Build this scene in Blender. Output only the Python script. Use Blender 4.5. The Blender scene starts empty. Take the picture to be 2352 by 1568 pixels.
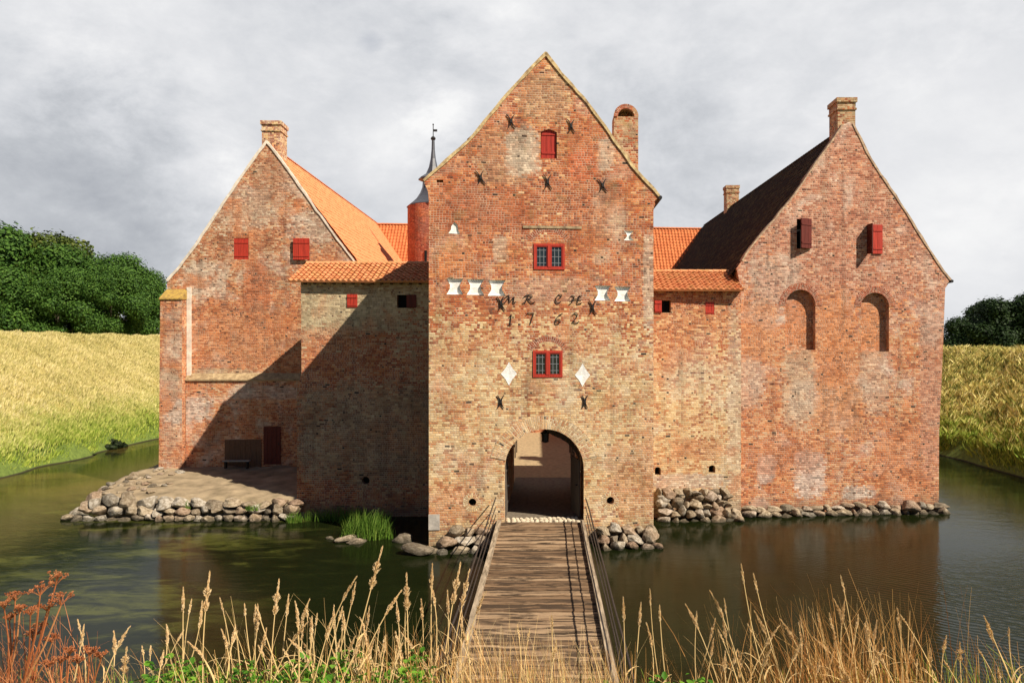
import bpy, bmesh, math, random
import numpy as np
from mathutils import Vector, Matrix
from mathutils.geometry import tessellate_polygon

R = math.radians
rnd = random.Random(7)
SC = bpy.context.scene
COL = SC.collection

# ------------------------------------------------------------------ camera, sky, sun, exposure
EYE = 7.43                       # metres above the moat
FX = 1750.0                      # focal length in units of a 2352 wide picture
CX, HY = 1256.0, 797.0
cam = bpy.data.cameras.new('camera')
camo = bpy.data.objects.new('camera', cam)
COL.objects.link(camo)
camo.location = (0, 0, EYE)
camo.rotation_euler = (R(90), 0, 0)
cam.sensor_width = 36
cam.lens = 36 * FX / 2352
cam.shift_x = -80 / 2352
cam.shift_y = 13 / 2352
cam.clip_start = 0.05
cam.clip_end = 6000
SC.camera = camo
SUNV = Vector((1.37, -1.0, 1.66)).normalized()
SUN_EL = math.asin(SUNV.z)
SUN_AZ = math.atan2(SUNV.x, SUNV.y)
sd = bpy.data.lights.new('sun', 'SUN')
sd.energy = 5.0
sd.angle = R(0.5)
sd.color = (1.0, 0.90, 0.75)
so = bpy.data.objects.new('sun', sd)
COL.objects.link(so)
so.rotation_euler = (-SUNV).to_track_quat('-Z', 'Y').to_euler()
so.location = SUNV * 80
SC.view_settings.view_transform = 'Standard'
SC.view_settings.look = 'None'
SC.view_settings.exposure = 0.68
SC.view_settings.gamma = 1.0
SC.view_settings.use_curve_mapping = False
try:
    SC.cycles.max_bounces = 6
    SC.cycles.use_denoising = True
except Exception:
    pass


# ------------------------------------------------------------------ node helpers
class G:
    """small wrapper to write node graphs as expressions"""
    def __init__(self, nt):
        self.nt = nt

    def _in(self, sock, v):
        if isinstance(v, bpy.types.NodeSocket):
            self.nt.links.new(v, sock)
        elif v is not None:
            try:
                sock.default_value = v
            except Exception:
                sock.default_value = (v[0], v[1], v[2], 1.0) if len(v) == 3 else v

    def node(self, typ, ins=None, **props):
        n = self.nt.nodes.new(typ)
        for k, v in props.items():
            setattr(n, k, v)
        for k, v in (ins or {}).items():
            self._in(n.inputs[k], v)
        return n

    def m(self, op, a, b=None, c=None, clamp=False):
        n = self.node('ShaderNodeMath', operation=op, use_clamp=clamp)
        self._in(n.inputs[0], a)
        if b is not None:
            self._in(n.inputs[1], b)
        if c is not None:
            self._in(n.inputs[2], c)
        return n.outputs[0]

    def add(self, a, b): return self.m('ADD', a, b)
    def sub(self, a, b): return self.m('SUBTRACT', a, b)
    def mul(self, a, b): return self.m('MULTIPLY', a, b)
    def clamp(self, a): return self.m('ADD', a, 0.0, clamp=True)

    def step(self, x, lo, hi, a=0.0, b=1.0):
        n = self.node('ShaderNodeMapRange', interpolation_type='SMOOTHSTEP')
        self._in(n.inputs[0], x)
        for i, v in enumerate((lo, hi, a, b)):
            self._in(n.inputs[1 + i], v)
        return n.outputs[0]

    def lin(self, x, lo, hi, a=0.0, b=1.0):
        n = self.node('ShaderNodeMapRange')
        self._in(n.inputs[0], x)
        for i, v in enumerate((lo, hi, a, b)):
            self._in(n.inputs[1 + i], v)
        return n.outputs[0]

    def mix(self, f, a, b, mode='MIX'):
        n = self.node('ShaderNodeMix', data_type='RGBA', blend_type=mode)
        self._in(n.inputs[0], f)
        self._in(n.inputs[6], a)
        self._in(n.inputs[7], b)
        return n.outputs[2]

    def ramp(self, x, stops, interp='LINEAR'):
        n = self.node('ShaderNodeValToRGB')
        cr = n.color_ramp
        cr.interpolation = interp
        while len(cr.elements) < len(stops):
            cr.elements.new(0.5)
        for e, (p, c) in zip(cr.elements, stops):
            e.position = p
            e.color = (c[0], c[1], c[2], 1)
        self._in(n.inputs[0], x)
        return n.outputs[0]

    def noise(self, v, scale, detail=3, rough=0.5, dist=0.0, dim='3D'):
        n = self.node('ShaderNodeTexNoise', noise_dimensions=dim)
        if v is not None:
            self._in(n.inputs['Vector'], v)
        n.inputs['Scale'].default_value = scale
        n.inputs['Detail'].default_value = detail
        n.inputs['Roughness'].default_value = rough
        n.inputs['Distortion'].default_value = dist
        return n.outputs[0]

    def vec(self, a, b, c=0.0):
        n = self.node('ShaderNodeCombineXYZ')
        for i, v in enumerate((a, b, c)):
            self._in(n.inputs[i], v)
        return n.outputs[0]

    def sep(self, v):
        n = self.node('ShaderNodeSeparateXYZ')
        self._in(n.inputs[0], v)
        return n.outputs

    def vscale(self, v, s):
        n = self.node('ShaderNodeVectorMath', operation='MULTIPLY')
        self._in(n.inputs[0], v)
        n.inputs[1].default_value = s
        return n.outputs[0]

    def vadd(self, v, s):
        n = self.node('ShaderNodeVectorMath', operation='ADD')
        self._in(n.inputs[0], v)
        self._in(n.inputs[1], s)
        return n.outputs[0]

    def wn(self, v):
        n = self.node('ShaderNodeTexWhiteNoise', noise_dimensions='3D')
        self._in(n.inputs['Vector'], v)
        return n.outputs[0], n.outputs[1]

    def coord(self, which='Object'):
        return self.node('ShaderNodeTexCoord').outputs[which]

    def bump(self, h, strength=0.5, dist=0.01):
        n = self.node('ShaderNodeBump')
        n.inputs['Strength'].default_value = strength
        n.inputs['Distance'].default_value = dist
        self._in(n.inputs['Height'], h)
        return n.outputs[0]


def new_mat(name):
    m = bpy.data.materials.new(name)
    m.use_nodes = True
    nt = m.node_tree
    g = G(nt)
    b = nt.nodes['Principled BSDF']
    b.inputs['Specular IOR Level'].default_value = 0.25
    b.inputs['Roughness'].default_value = 0.85
    return m, g, b


def simple_mat(name, col, var=0.35, scale=6.0, rough=0.8, metal=0.0, bump=0.0, spec=0.25, stretch=(1, 1, 1), col2=None):
    m, g, b = new_mat(name)
    v = g.vscale(g.coord('Object'), stretch)
    n = g.noise(v, scale, 5, 0.6)
    c2 = col2 or tuple(max(0, c * (1 - var)) for c in col)
    c1 = tuple(min(1, c * (1 + var * 0.6)) for c in col)
    g._in(b.inputs['Base Color'], g.ramp(n, [(0.3, c2), (0.7, c1)]))
    b.inputs['Roughness'].default_value = rough
    b.inputs['Metallic'].default_value = metal
    b.inputs['Specular IOR Level'].default_value = spec
    if bump:
        g._in(b.inputs['Normal'], g.bump(g.noise(v, scale * 3, 4), bump, 0.02))
    return m


# ------------------------------------------------------------------ sky: broken cloud in front, clearer behind the viewer
world = bpy.data.worlds.new('World')
SC.world = world
world.use_nodes = True
wt = world.node_tree
g = G(wt)
bg = wt.nodes['Background']
SKY_STRENGTH = 0.10
bg.inputs['Strength'].default_value = SKY_STRENGTH
sky = g.node('ShaderNodeTexSky', sky_type='NISHITA', sun_disc=False)
sky.sun_elevation = SUN_EL
sky.sun_rotation = SUN_AZ
sky.air_density = 0.7
sky.dust_density = 0.1
sky.ozone_density = 1.2
d = g.coord('Generated')
dx, dy, dz = g.sep(d)


def skydir(px, py):
    return Vector(((px - CX) / FX, 1.0, (HY - py) / FX)).normalized()


def lobe(px, py, rad, soft_noise, amt=1.0):
    """a cloud bank centred on one compass direction, edge broken by noise"""
    c = skydir(px, py)
    n = g.node('ShaderNodeVectorMath', operation='DISTANCE')
    g._in(n.inputs[0], d)
    n.inputs[1].default_value = c
    e = g.add(n.outputs['Value'], g.mul(g.sub(soft_noise, 0.5), rad * 1.5))
    return g.mul(g.step(e, rad, 0.0), amt)


dcl = g.vec(dx, dy, g.mul(dz, 1.7))
n_big = g.noise(dcl, 2.3, 6, 0.55, 0.3)
n_mid = g.noise(g.vadd(dcl, (3.1, 1.7, 0.4)), 5.0, 8, 0.66, 0.15)
n_fine = g.noise(g.vadd(dcl, (9.1, 4.7, 2.4)), 16.0, 6, 0.62, 0.2)
shade = g.add(g.mul(g.sub(n_big, 0.5), 0.80), g.mul(g.sub(n_mid, 0.5), 0.75))
shade = g.add(shade, g.mul(g.sub(n_fine, 0.5), 0.48))
shade = g.add(shade, 0.645)
shade = g.sub(shade, lobe(60, 500, 0.26, n_mid, 0.34))
shade = g.sub(shade, lobe(330, 560, 0.22, n_mid, 0.22))
shade = g.sub(shade, lobe(1080, 250, 0.12, n_mid, 0.22))
shade = g.sub(shade, lobe(1540, 430, 0.20, n_mid, 0.22))
shade = g.sub(shade, lobe(700, 330, 0.30, n_mid, 0.08))
shade = g.add(shade, lobe(500, 385, 0.085, n_fine, 0.42))
shade = g.add(shade, lobe(20, 680, 0.12, n_fine, 0.2))
shade = g.add(shade, lobe(1040, 262, 0.075, n_fine, 0.34))
shade = g.add(shade, lobe(960, 345, 0.10, n_fine, 0.26))
shade = g.add(shade, lobe(2300, 480, 0.19, n_fine, 0.20))
shade = g.add(shade, lobe(2250, 100, 0.35, n_mid, 0.12))
shade = g.add(shade, lobe(160, 120, 0.25, n_mid, 0.18))
ccol = g.ramp(shade, [(0.0, (0.28, 0.295, 0.325)), (0.3, (0.37, 0.385, 0.41)), (0.52, (0.46, 0.472, 0.495)), (0.78, (0.56, 0.565, 0.58)), (1.0, (0.66, 0.66, 0.66))])
scale_c = g.node('ShaderNodeVectorMath', operation='SCALE')
g._in(scale_c.inputs[0], ccol)
scale_c.inputs['Scale'].default_value = 0.90 / SKY_STRENGTH
cover = g.step(g.add(dy, g.mul(g.sub(n_big, 0.5), 0.5)), 0.18, 0.58)
hole = lobe(850, 95, 0.022, n_fine, 0.18)
cover = g.mul(cover, g.sub(1.0, hole))
skyc = g.node('ShaderNodeVectorMath', operation='SCALE')
g._in(skyc.inputs[0], sky.outputs[0])
skyc.inputs['Scale'].default_value = 0.50
final = g.mix(cover, skyc.outputs[0], scale_c.outputs[0])
g._in(bg.inputs['Color'], final)


# ------------------------------------------------------------------ object helpers
class MB:
    """mesh buffer"""
    def __init__(self):
        self.v, self.f, self.uv = [], [], []

    def quad(self, *pts):
        i = len(self.v)
        self.v += [tuple(p) for p in pts]
        self.f.append(tuple(range(i, i + len(pts))))

    def box(self, c, s, M=None):
        x, y, z = (q / 2 for q in s)
        P = [Vector((sx * x, sy * y, sz * z)) for sz in (-1, 1) for sy in (-1, 1) for sx in (-1, 1)]
        if M is not None:
            P = [M @ p for p in P]
        P = [p + Vector(c) for p in P]
        i = len(self.v)
        self.v += [tuple(p) for p in P]
        for f in ((0, 2, 3, 1), (4, 5, 7, 6), (0, 1, 5, 4), (2, 6, 7, 3), (0, 4, 6, 2), (1, 3, 7, 5)):
            self.f.append(tuple(i + k for k in f))

    def box2(self, a, b):
        self.box([(p + q) / 2 for p, q in zip(a, b)], [abs(q - p) for p, q in zip(a, b)])

    def tube(self, pts, rads, n=6, cap=True):
        pts = [Vector(p) for p in pts]
        if not hasattr(rads, '__len__'):
            rads = [rads] * len(pts)
        i0 = len(self.v)
        ref = None
        for k, p in enumerate(pts):
            t = (pts[min(k + 1, len(pts) - 1)] - pts[max(k - 1, 0)])
            if t.length < 1e-9:
                t = Vector((0, 0, 1))
            t.normalize()
            if ref is None:
                ref = Vector((1, 0, 0)) if abs(t.x) < 0.8 else Vector((0, 1, 0))
            a = (ref - t * ref.dot(t)).normalized()
            ref = a
            b = t.cross(a)
            for j in range(n):
                an = 2 * math.pi * j / n
                self.v.append(tuple(p + (a * math.cos(an) + b * math.sin(an)) * rads[k]))
        for k in range(len(pts) - 1):
            for j in range(n):
                q = i0 + k * n
                self.f.append((q + j, q + (j + 1) % n, q + n + (j + 1) % n, q + n + j))
        if cap:
            self.f.append(tuple(i0 + j for j in reversed(range(n))))
            self.f.append(tuple(i0 + (len(pts) - 1) * n + j for j in range(n)))

    def lathe(self, prof, c=(0, 0, 0), n=24):
        i0 = len(self.v)
        for r, z in prof:
            for j in range(n):
                an = 2 * math.pi * j / n
                self.v.append((c[0] + r * math.cos(an), c[1] + r * math.sin(an), c[2] + z))
        for k in range(len(prof) - 1):
            for j in range(n):
                q = i0 + k * n
                self.f.append((q + j, q + (j + 1) % n, q + n + (j + 1) % n, q + n + j))

    def prism(self, poly, y0, y1, holes=()):
        """polygon in x,z from y0 (front) to y1 with through holes"""
        self.wall(poly, [(h, None, False) for h in holes], y0, (0, y1 - y0, 0))

    def wall(self, outer, holes, y0, ext, sides=True, back=True):
        ext = Vector(ext)
        loops = [outer] + [h[0] for h in holes]
        flat = [p for l in loops for p in l]
        tris = tessellate_polygon([[Vector((p[0], p[1], 0)) for p in l] for l in loops])
        i0 = len(self.v)
        self.v += [(p[0], y0, p[1]) for p in flat]
        for t in tris:
            a, b, c = (flat[k] for k in t)
            ar = (b[0] - a[0]) * (c[1] - a[1]) - (c[0] - a[0]) * (b[1] - a[1])
            t = t if ar > 0 else (t[0], t[2], t[1])
            self.f.append(tuple(i0 + k for k in t))           # normal towards -y
        if back:
            bl = [outer] + [h[0] for h in holes if h[1] is None]
            fb = [p for l in bl for p in l]
            tb = tessellate_polygon([[Vector((p[0], p[1], 0)) for p in l] for l in bl])
            i1 = len(self.v)
            self.v += [(p[0] + ext.x, y0 + ext.y, p[1] + ext.z) for p in fb]
            for t in tb:
                a, b, c = (fb[k] for k in t)
                ar = (b[0] - a[0]) * (c[1] - a[1]) - (c[0] - a[0]) * (b[1] - a[1])
                t = t if ar < 0 else (t[0], t[2], t[1])
                self.f.append(tuple(i1 + k for k in t))

        def strip(poly, e, flip):
            n = len(poly)
            for k in range(n):
                a, b = poly[k], poly[(k + 1) % n]
                P = [(a[0], y0, a[1]), (b[0], y0, b[1]), (b[0] + e.x, y0 + e.y, b[1] + e.z), (a[0] + e.x, y0 + e.y, a[1] + e.z)]
                self.quad(*(P[::-1] if flip else P))

        def ccw(p):
            return sum(p[k][0] * p[(k + 1) % len(p)][1] - p[(k + 1) % len(p)][0] * p[k][1] for k in range(len(p))) > 0
        if sides:
            strip(outer, ext, ccw(outer))
        for poly, dep, cap in holes:
            e = ext if dep is None else ext.normalized() * dep if False else Vector((0, dep, 0)) if dep is not None else ext
            strip(poly, e, not ccw(poly))
            if cap:
                tt = tessellate_polygon([[Vector((p[0], p[1], 0)) for p in poly]])
                i1 = len(self.v)
                self.v += [(p[0], y0 + dep, p[1]) for p in poly]
                for t in tt:
                    a, b, c = (poly[k] for k in t)
                    ar = (b[0] - a[0]) * (c[1] - a[1]) - (c[0] - a[0]) * (b[1] - a[1])
                    self.f.append(tuple(i1 + k for k in (t if ar > 0 else (t[0], t[2], t[1]))))

    def build(self, name, mat, parent=None, local=True, smooth=False, uv=True):
        """local: the vertices are in the parent's frame; otherwise in world space"""
        me = bpy.data.meshes.new(name)
        V = self.v
        if parent is not None and not local:
            inv = parent.matrix_world.inverted()
            V = [tuple(inv @ Vector(p)) for p in V]
        me.from_pydata(V, [], self.f)
        if mat is not None:
            me.materials.append(mat)
        if uv:
            box_uv(me, self.uv)
        if smooth:
            me.polygons.foreach_set('use_smooth', [True] * len(me.polygons))
        me.update()
        o = bpy.data.objects.new(name, me)
        COL.objects.link(o)
        if parent is not None:
            o.parent = parent
        return o


def box_uv(me, given):
    n = len(me.loops)
    uvl = me.uv_layers.new(name='UVMap')
    if given and len(given) == len(me.vertices):
        for l in me.loops:
            uvl.data[l.index].uv = given[l.vertex_index]
        return
    out = np.zeros((n, 2), np.float32)
    for p in me.polygons:
        nx, ny, nz = p.normal
        for li in p.loop_indices:
            x, y, z = me.vertices[me.loops[li].vertex_index].co
            if abs(nz) > 0.8:
                out[li] = (x, y)
            elif abs(ny) >= abs(nx):
                out[li] = (x, z)
            else:
                out[li] = (y + 37.3, z)
    uvl.data.foreach_set('uv', out.ravel())


def tag(o, label=None, cat=None, group=None, kind=None):
    if label:
        o['label'] = label
    if cat:
        o['category'] = cat
    if group:
        o['group'] = group
    if kind:
        o['kind'] = kind
    return o


def thing(name, loc=(0, 0, 0), rz=0.0, label=None, cat=None, group=None):
    o = bpy.data.objects.new(name, None)
    COL.objects.link(o)
    o.location = loc
    o.rotation_euler = (0, 0, rz)
    o.empty_display_size = 0.3
    o.matrix_world = Matrix.Translation(loc) @ Matrix.Rotation(rz, 4, 'Z')
    return tag(o, label, cat, group)


def dup(root, M, label=None, group=None):
    r = root.copy()
    COL.objects.link(r)
    r.parent = None
    r.matrix_world = M
    if label:
        r['label'] = label
    if group:
        r['group'] = group
    for ch in list(root.children):
        c = ch.copy()
        COL.objects.link(c)
        c.parent = r
        for q in list(ch.children):
            e = q.copy()
            COL.objects.link(e)
            e.parent = c
    return r


def W(x, y, depth):
    """the world point seen at (x, y) of the 2352 wide picture at a depth"""
    return Vector(((x - CX) / FX * depth, depth, EYE + (HY - y) / FX * depth))


class Plane:
    """a facade: an upright plane through the column xc at depth Yc, turned by alpha"""
    def __init__(s, xc, Yc, adeg):
        s.a = R(adeg)
        s.t = math.tan(s.a)
        s.Yc = Yc
        s.Xc = (xc - CX) / FX * Yc

    def uv(s, x, y, back=0.0):
        k = (x - CX) / FX
        Y = (s.Yc - s.t * s.Xc) / (1 - s.t * k)
        return ((k * Y - s.Xc) / math.cos(s.a), EYE + (HY - y) / FX * Y)

    def poly(s, pts):
        return [s.uv(*p) for p in pts]

    def thing(s, name, label, cat):
        return thing(name, (s.Xc, s.Yc, 0), s.a, label, cat)

    def along_y(s, L):
        """local vector of a world +Y step of length L"""
        return (math.sin(s.a) * L, math.cos(s.a) * L, 0)

    def local(s, p):
        q = Vector(p) - Vector((s.Xc, s.Yc, 0))
        c, n = math.cos(s.a), math.sin(s.a)
        return Vector((q.x * c + q.y * n, -q.x * n + q.y * c, q.z))


def rough_edge(pts, step=0.35, amp=0.02, seed=1):
    """break a straight outline edge into slightly uneven pieces"""
    rr = random.Random(seed)
    out = []
    for a, b in zip(pts[:-1], pts[1:]):
        L = math.hypot(b[0] - a[0], b[1] - a[1])
        n = max(1, int(L / step))
        out.append(a)
        for k in range(1, n):
            t = k / n
            out.append((a[0] + (b[0] - a[0]) * t + rr.uniform(-amp, amp), a[1] + (b[1] - a[1]) * t + rr.uniform(-amp, amp)))
    out.append(pts[-1])
    return out


def arch(xl, xr, zs, rise, n=14):
    """points of an arch from right spring to left spring"""
    c, h = (xl + xr) / 2, (xr - xl) / 2
    return [(c + h * math.cos(math.pi * k / n), zs + rise * math.sin(math.pi * k / n)) for k in range(n + 1)]

# ------------------------------------------------------------------ materials
RED = [(0.0, (0.075, 0.026, 0.016)), (0.12, (0.21, 0.055, 0.026)), (0.3, (0.38, 0.092, 0.036)), (0.5, (0.47, 0.130, 0.046)),
       (0.7, (0.55, 0.19, 0.070)), (0.87, (0.58, 0.28, 0.115)), (1.0, (0.62, 0.41, 0.23))]
YEL = [(0.0, (0.055, 0.035, 0.028)), (0.07, (0.26, 0.115, 0.055)), (0.2, (0.50, 0.21, 0.085)), (0.34, (0.56, 0.34, 0.155)), (0.55, (0.62, 0.43, 0.215)),
       (0.8, (0.67, 0.50, 0.28)), (1.0, (0.72, 0.58, 0.38))]
MAUVE = [(0.0, (0.09, 0.036, 0.03)), (0.15, (0.22, 0.075, 0.050)), (0.4, (0.41, 0.15, 0.090)), (0.65, (0.52, 0.235, 0.145)), (0.85, (0.58, 0.35, 0.24)), (1.0, (0.66, 0.50, 0.39))]
PATCHY = [(0.0, (0.06, 0.03, 0.024)), (0.14, (0.21, 0.07, 0.035)), (0.34, (0.38, 0.13, 0.06)), (0.55, (0.47, 0.21, 0.10)), (0.75, (0.55, 0.35, 0.20)), (1.0, (0.66, 0.54, 0.40))]
OLDY = [(0.0, (0.05, 0.035, 0.025)), (0.12, (0.20, 0.10, 0.05)), (0.3, (0.36, 0.22, 0.11)), (0.6, (0.46, 0.34, 0.19)), (1.0, (0.55, 0.45, 0.29))]


def brick_mat(name, red, alt, zlo, zhi, amp=0.45, patches=(), white=0.5, wscale=0.45, wcol=(0.62, 0.54, 0.44),
              mortar=(0.62, 0.50, 0.37), mort=0.6, seed=0.0, moss=0.0, course=0.086, dark=0.35, joint_dark=0.25, rustamt=0.6):
    m, g, b = new_mat(name)
    uv0 = g.coord('UV')
    uvs = g.vadd(uv0, (seed * 3.7, seed * 1.3, seed))
    wob = g.noise(uvs, 0.9, 3, 0.5)
    wob2 = g.noise(uvs, 5.0, 2, 0.5)
    u0, v0, _ = g.sep(uv0)
    u = g.add(u0, seed * 3.7)
    v = g.add(g.add(v0, 10.0), g.add(g.mul(g.sub(wob, 0.5), 0.10), g.mul(g.sub(wob2, 0.5), 0.025)))
    vr = g.m('DIVIDE', v, course)
    row = g.m('FLOOR', vr)
    fv = g.sub(vr, row)
    rv, _ = g.wn(g.vec(row, seed + 0.5, 3.0))
    L = 0.22
    uc = g.add(g.m('DIVIDE', u, L), g.add(g.mul(row, 0.5), g.mul(rv, 0.35)))
    colu = g.m('FLOOR', uc)
    fu = g.sub(uc, colu)
    rs, _ = g.wn(g.vec(colu, row, seed + 9.3))
    split = g.m('GREATER_THAN', rs, 0.45)
    half = g.mul(g.m('GREATER_THAN', fu, 0.5), split)
    fu = g.sub(g.mul(fu, g.add(1.0, split)), half)
    r1, rc = g.wn(g.vec(g.add(colu, g.mul(half, 0.5)), row, seed))
    r2, r3, r4 = g.sep(rc)
    streak = g.noise(g.vscale(uvs, (2.2, 7.0, 1.0)), 1.0, 3, 0.6)
    r = g.clamp(g.add(g.add(g.mul(r1, 0.62), g.mul(g.sub(streak, 0.5), 0.7)), g.add(g.mul(g.sub(g.noise(g.vadd(uvs, (1.0, 2.0, 30.0)), 0.9, 4, 0.65), 0.5), 0.7), 0.18)))
    N1 = g.noise(uvs, 0.42, 4, 0.6, 0.5)
    N2 = g.noise(g.vadd(uvs, (17.0, 5.0, 2.0)), wscale, 5, 0.62, 0.6)
    N3 = g.noise(g.vadd(uvs, (7.0, 25.0, 9.0)), 0.8, 5, 0.65, 0.2)
    N4 = g.noise(g.vadd(uvs, (2.0, 15.0, 4.0)), 1.3, 6, 0.7, 0.4)
    M = g.add(g.lin(v0, zlo, zhi), g.mul(g.sub(N1, 0.5), amp * 3.0))
    pick = g.clamp(g.add(g.mul(g.sub(M, r3), 3.0), 0.5))
    col = g.mix(pick, g.ramp(r, alt), g.ramp(r, red))
    # lime and re-pointing: pale clouds over the bricks
    wm = g.step(N2, 0.50, 0.68)
    wamt = g.mul(g.mul(wm, white), g.add(0.5, g.mul(r2, 0.45)))
    col = g.mix(g.clamp(wamt), col, wcol)
    for (cu, cz, ru, rz, pc, st) in patches:
        e = g.add(g.m('POWER', g.m('ABSOLUTE', g.m('DIVIDE', g.sub(u0, cu), ru)), 4.0), g.m('POWER', g.m('ABSOLUTE', g.m('DIVIDE', g.sub(v0, cz), rz)), 4.0))
        e = g.add(e, g.add(g.mul(g.sub(N4, 0.5), 3.4), g.mul(g.sub(r4, 0.5), 1.1)))
        pm = g.mul(g.step(e, 1.5, 0.15), st)
        tint = g.mix(r, tuple(c * 0.42 for c in pc), tuple(min(0.85, c * 1.25) for c in pc))
        col = g.mix(pm, col, tint)
    rust = g.mul(g.step(g.noise(g.vadd(uvs, (11.0, 6.0, 21.0)), 0.55, 5, 0.65, 0.5), 0.50, 0.66), rustamt)
    col = g.mix(rust, col, g.mix(r, (0.36, 0.095, 0.035), (0.64, 0.25, 0.095)))
    runoff = g.step(g.noise(g.vscale(uvs, (2.4, 0.16, 1.0)), 1.0, 4, 0.6), 0.50, 0.68)
    val = g.mul(g.add(0.82, g.mul(r3, 0.34)), g.sub(1.0, g.mul(runoff, 0.28)))
    vs = g.node('ShaderNodeVectorMath', operation='SCALE')
    g._in(vs.inputs[0], col)
    g._in(vs.inputs['Scale'], val)
    col = vs.outputs[0]
    # dirt
    dm = g.mul(g.step(N3, 0.52, 0.30), dark)
    col = g.mix(dm, col, (0.10, 0.062, 0.042))
    # bed joints
    t = g.lin(g.noise(uvs, 1.6, 3, 0.6), 0.25, 0.75, 0.007, 0.020)
    dv = g.mul(g.m('MINIMUM', fv, g.sub(1.0, fv)), course)
    du = g.m('DIVIDE', g.mul(g.m('MINIMUM', fu, g.sub(1.0, fu)), L), g.add(1.0, split))
    dd = g.m('MINIMUM', g.mul(du, 1.15), dv)
    mm = g.sub(1.0, g.step(dd, g.mul(t, 0.45), t))
    jd = g.step(g.noise(g.vadd(uvs, (3.0, 41.0, 1.0)), 0.7, 5, 0.7), 0.50, 0.62)
    mcol = g.mix(g.mul(jd, joint_dark * 2.2), mortar, (0.14, 0.085, 0.058))
    col = g.mix(g.mul(mm, mort), col, mcol)
    # missing bricks and put-log holes
    hole = g.mul(g.mul(g.m('GREATER_THAN', r4, 0.974), g.m('LESS_THAN', fu, g.add(0.35, g.mul(r2, 0.6)))), g.sub(1.0, mm))
    hole = g.mul(hole, g.add(0.25, g.mul(r1, 0.75)))
    col = g.mix(hole, col, (0.03, 0.022, 0.020))
    # damp foot
    wet = g.step(g.add(v0, g.mul(g.sub(N3, 0.5), 1.4)), 1.1, 0.15)
    col = g.mix(g.mul(wet, 0.5), col, (0.13, 0.10, 0.075))
    if moss:
        mo = g.mul(g.step(g.noise(g.vadd(uvs, (5.0, 3.0, 8.0)), 1.7, 5, 0.7), 0.55, 0.66), moss)
        col = g.mix(mo, col, (0.32, 0.25, 0.10))
    g._in(b.inputs['Base Color'], col)
    b.inputs['Roughness'].default_value = 0.92
    b.inputs['Specular IOR Level'].default_value = 0.12
    h = g.add(g.mul(g.sub(1.0, mm), 0.6), g.add(g.mul(r2, 0.75), g.mul(g.noise(uvs, 22.0, 3, 0.6), 0.5)))
    g._in(b.inputs['Normal'], g.bump(h, 0.75, 0.022))
    return m


def tile_mat(name, c1, c2, moss=0.0):
    """clay roof tiles: every tile its own tone; the tile's shape is in the mesh"""
    m, g, b = new_mat(name)
    u, v, _ = g.sep(g.coord('UV'))
    r1, rc = g.wn(g.vec(g.m('FLOOR', u), g.m('FLOOR', v), 1.0))
    n = g.noise(g.coord('Object'), 0.9, 5, 0.6)
    col = g.mix(g.clamp(g.add(g.mul(r1, 0.6), g.mul(g.sub(n, 0.3), 0.8))), c1, c2)
    n2 = g.noise(g.coord('Object'), 9.0, 4, 0.7)
    col = g.mix(g.mul(g.step(n2, 0.5, 0.72), 0.35), col, tuple(c * 0.35 for c in c1))
    if moss:
        n3 = g.noise(g.coord('Object'), 2.3, 5, 0.7)
        col = g.mix(g.mul(g.step(n3, 0.46, 0.64), moss), col, (0.30, 0.20, 0.055))
    g._in(b.inputs['Base Color'], col)
    b.inputs['Roughness'].default_value = 0.82
    return m


P = {}
P['tower'] = Plane(1243, 28.9, 5.0)
P['right'] = Plane(1925, 34.2, 5.0)
P['rcur'] = Plane(1600, 33.35, 3.0)
P['lcur'] = Plane(835, 33.4, 1.0)
P['left'] = Plane(620, 40.0, 2.0)
T = P['tower']


def pz(pl, x, y, rx, ry, col, st):
    """a patch on a facade: centre and radii taken on its plane"""
    u, z = pl.uv(x, y)
    s = pl.Yc / FX
    return (u, z, rx * s, ry * s, col, st)


ORG = (0.60, 0.20, 0.06)
DRED = (0.42, 0.11, 0.045)
GRY = (0.50, 0.42, 0.31)
PAL = (0.66, 0.55, 0.42)
M_TOWER = brick_mat('tower_brick', RED, YEL, 6.9, 9.4, 0.35, [
    pz(T, 1160, 360, 70, 70, (0.46, 0.28, 0.17), 0.55), pz(T, 1250, 220, 60, 60, (0.48, 0.30, 0.17), 0.6),
    pz(T, 1200, 350, 40, 55, (0.68, 0.58, 0.45), 0.75), pz(T, 1390, 360, 22, 40, (0.68, 0.58, 0.45), 0.75),
    pz(T, 1340, 360, 38, 55, (0.55, 0.12, 0.045), 0.8), pz(T, 1110, 480, 130, 55, DRED, 0.85), pz(T, 1330, 455, 110, 40, DRED, 0.6), pz(T, 1040, 600, 50, 40, ORG, 0.45),
    pz(T, 1400, 500, 40, 60, (0.58, 0.48, 0.35), 0.4), pz(T, 1150, 570, 18, 30, (0.64, 0.52, 0.38), 0.6),
    pz(T, 1380, 585, 22, 22, (0.62, 0.50, 0.36), 0.5), pz(T, 1490, 650, 14, 120, (0.66, 0.56, 0.44), 0.6),
    pz(T, 1260, 665, 90, 30, (0.62, 0.46, 0.34), 0.4), pz(T, 1450, 1100, 60, 90, (0.56, 0.19, 0.08), 0.4), pz(T, 1040, 1150, 60, 45, (0.54, 0.17, 0.075), 0.5)],
    white=0.38, wscale=0.8, seed=1.0, moss=0.2, dark=0.32, joint_dark=0.36, rustamt=0.62)
Q = P['right']
ORANGE = [(0.0, (0.10, 0.035, 0.022)), (0.12, (0.26, 0.08, 0.036)), (0.3, (0.44, 0.13, 0.05)), (0.5, (0.55, 0.20, 0.078)), (0.7, (0.60, 0.28, 0.125)), (0.87, (0.62, 0.37, 0.20)), (1.0, (0.66, 0.48, 0.33))]
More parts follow.
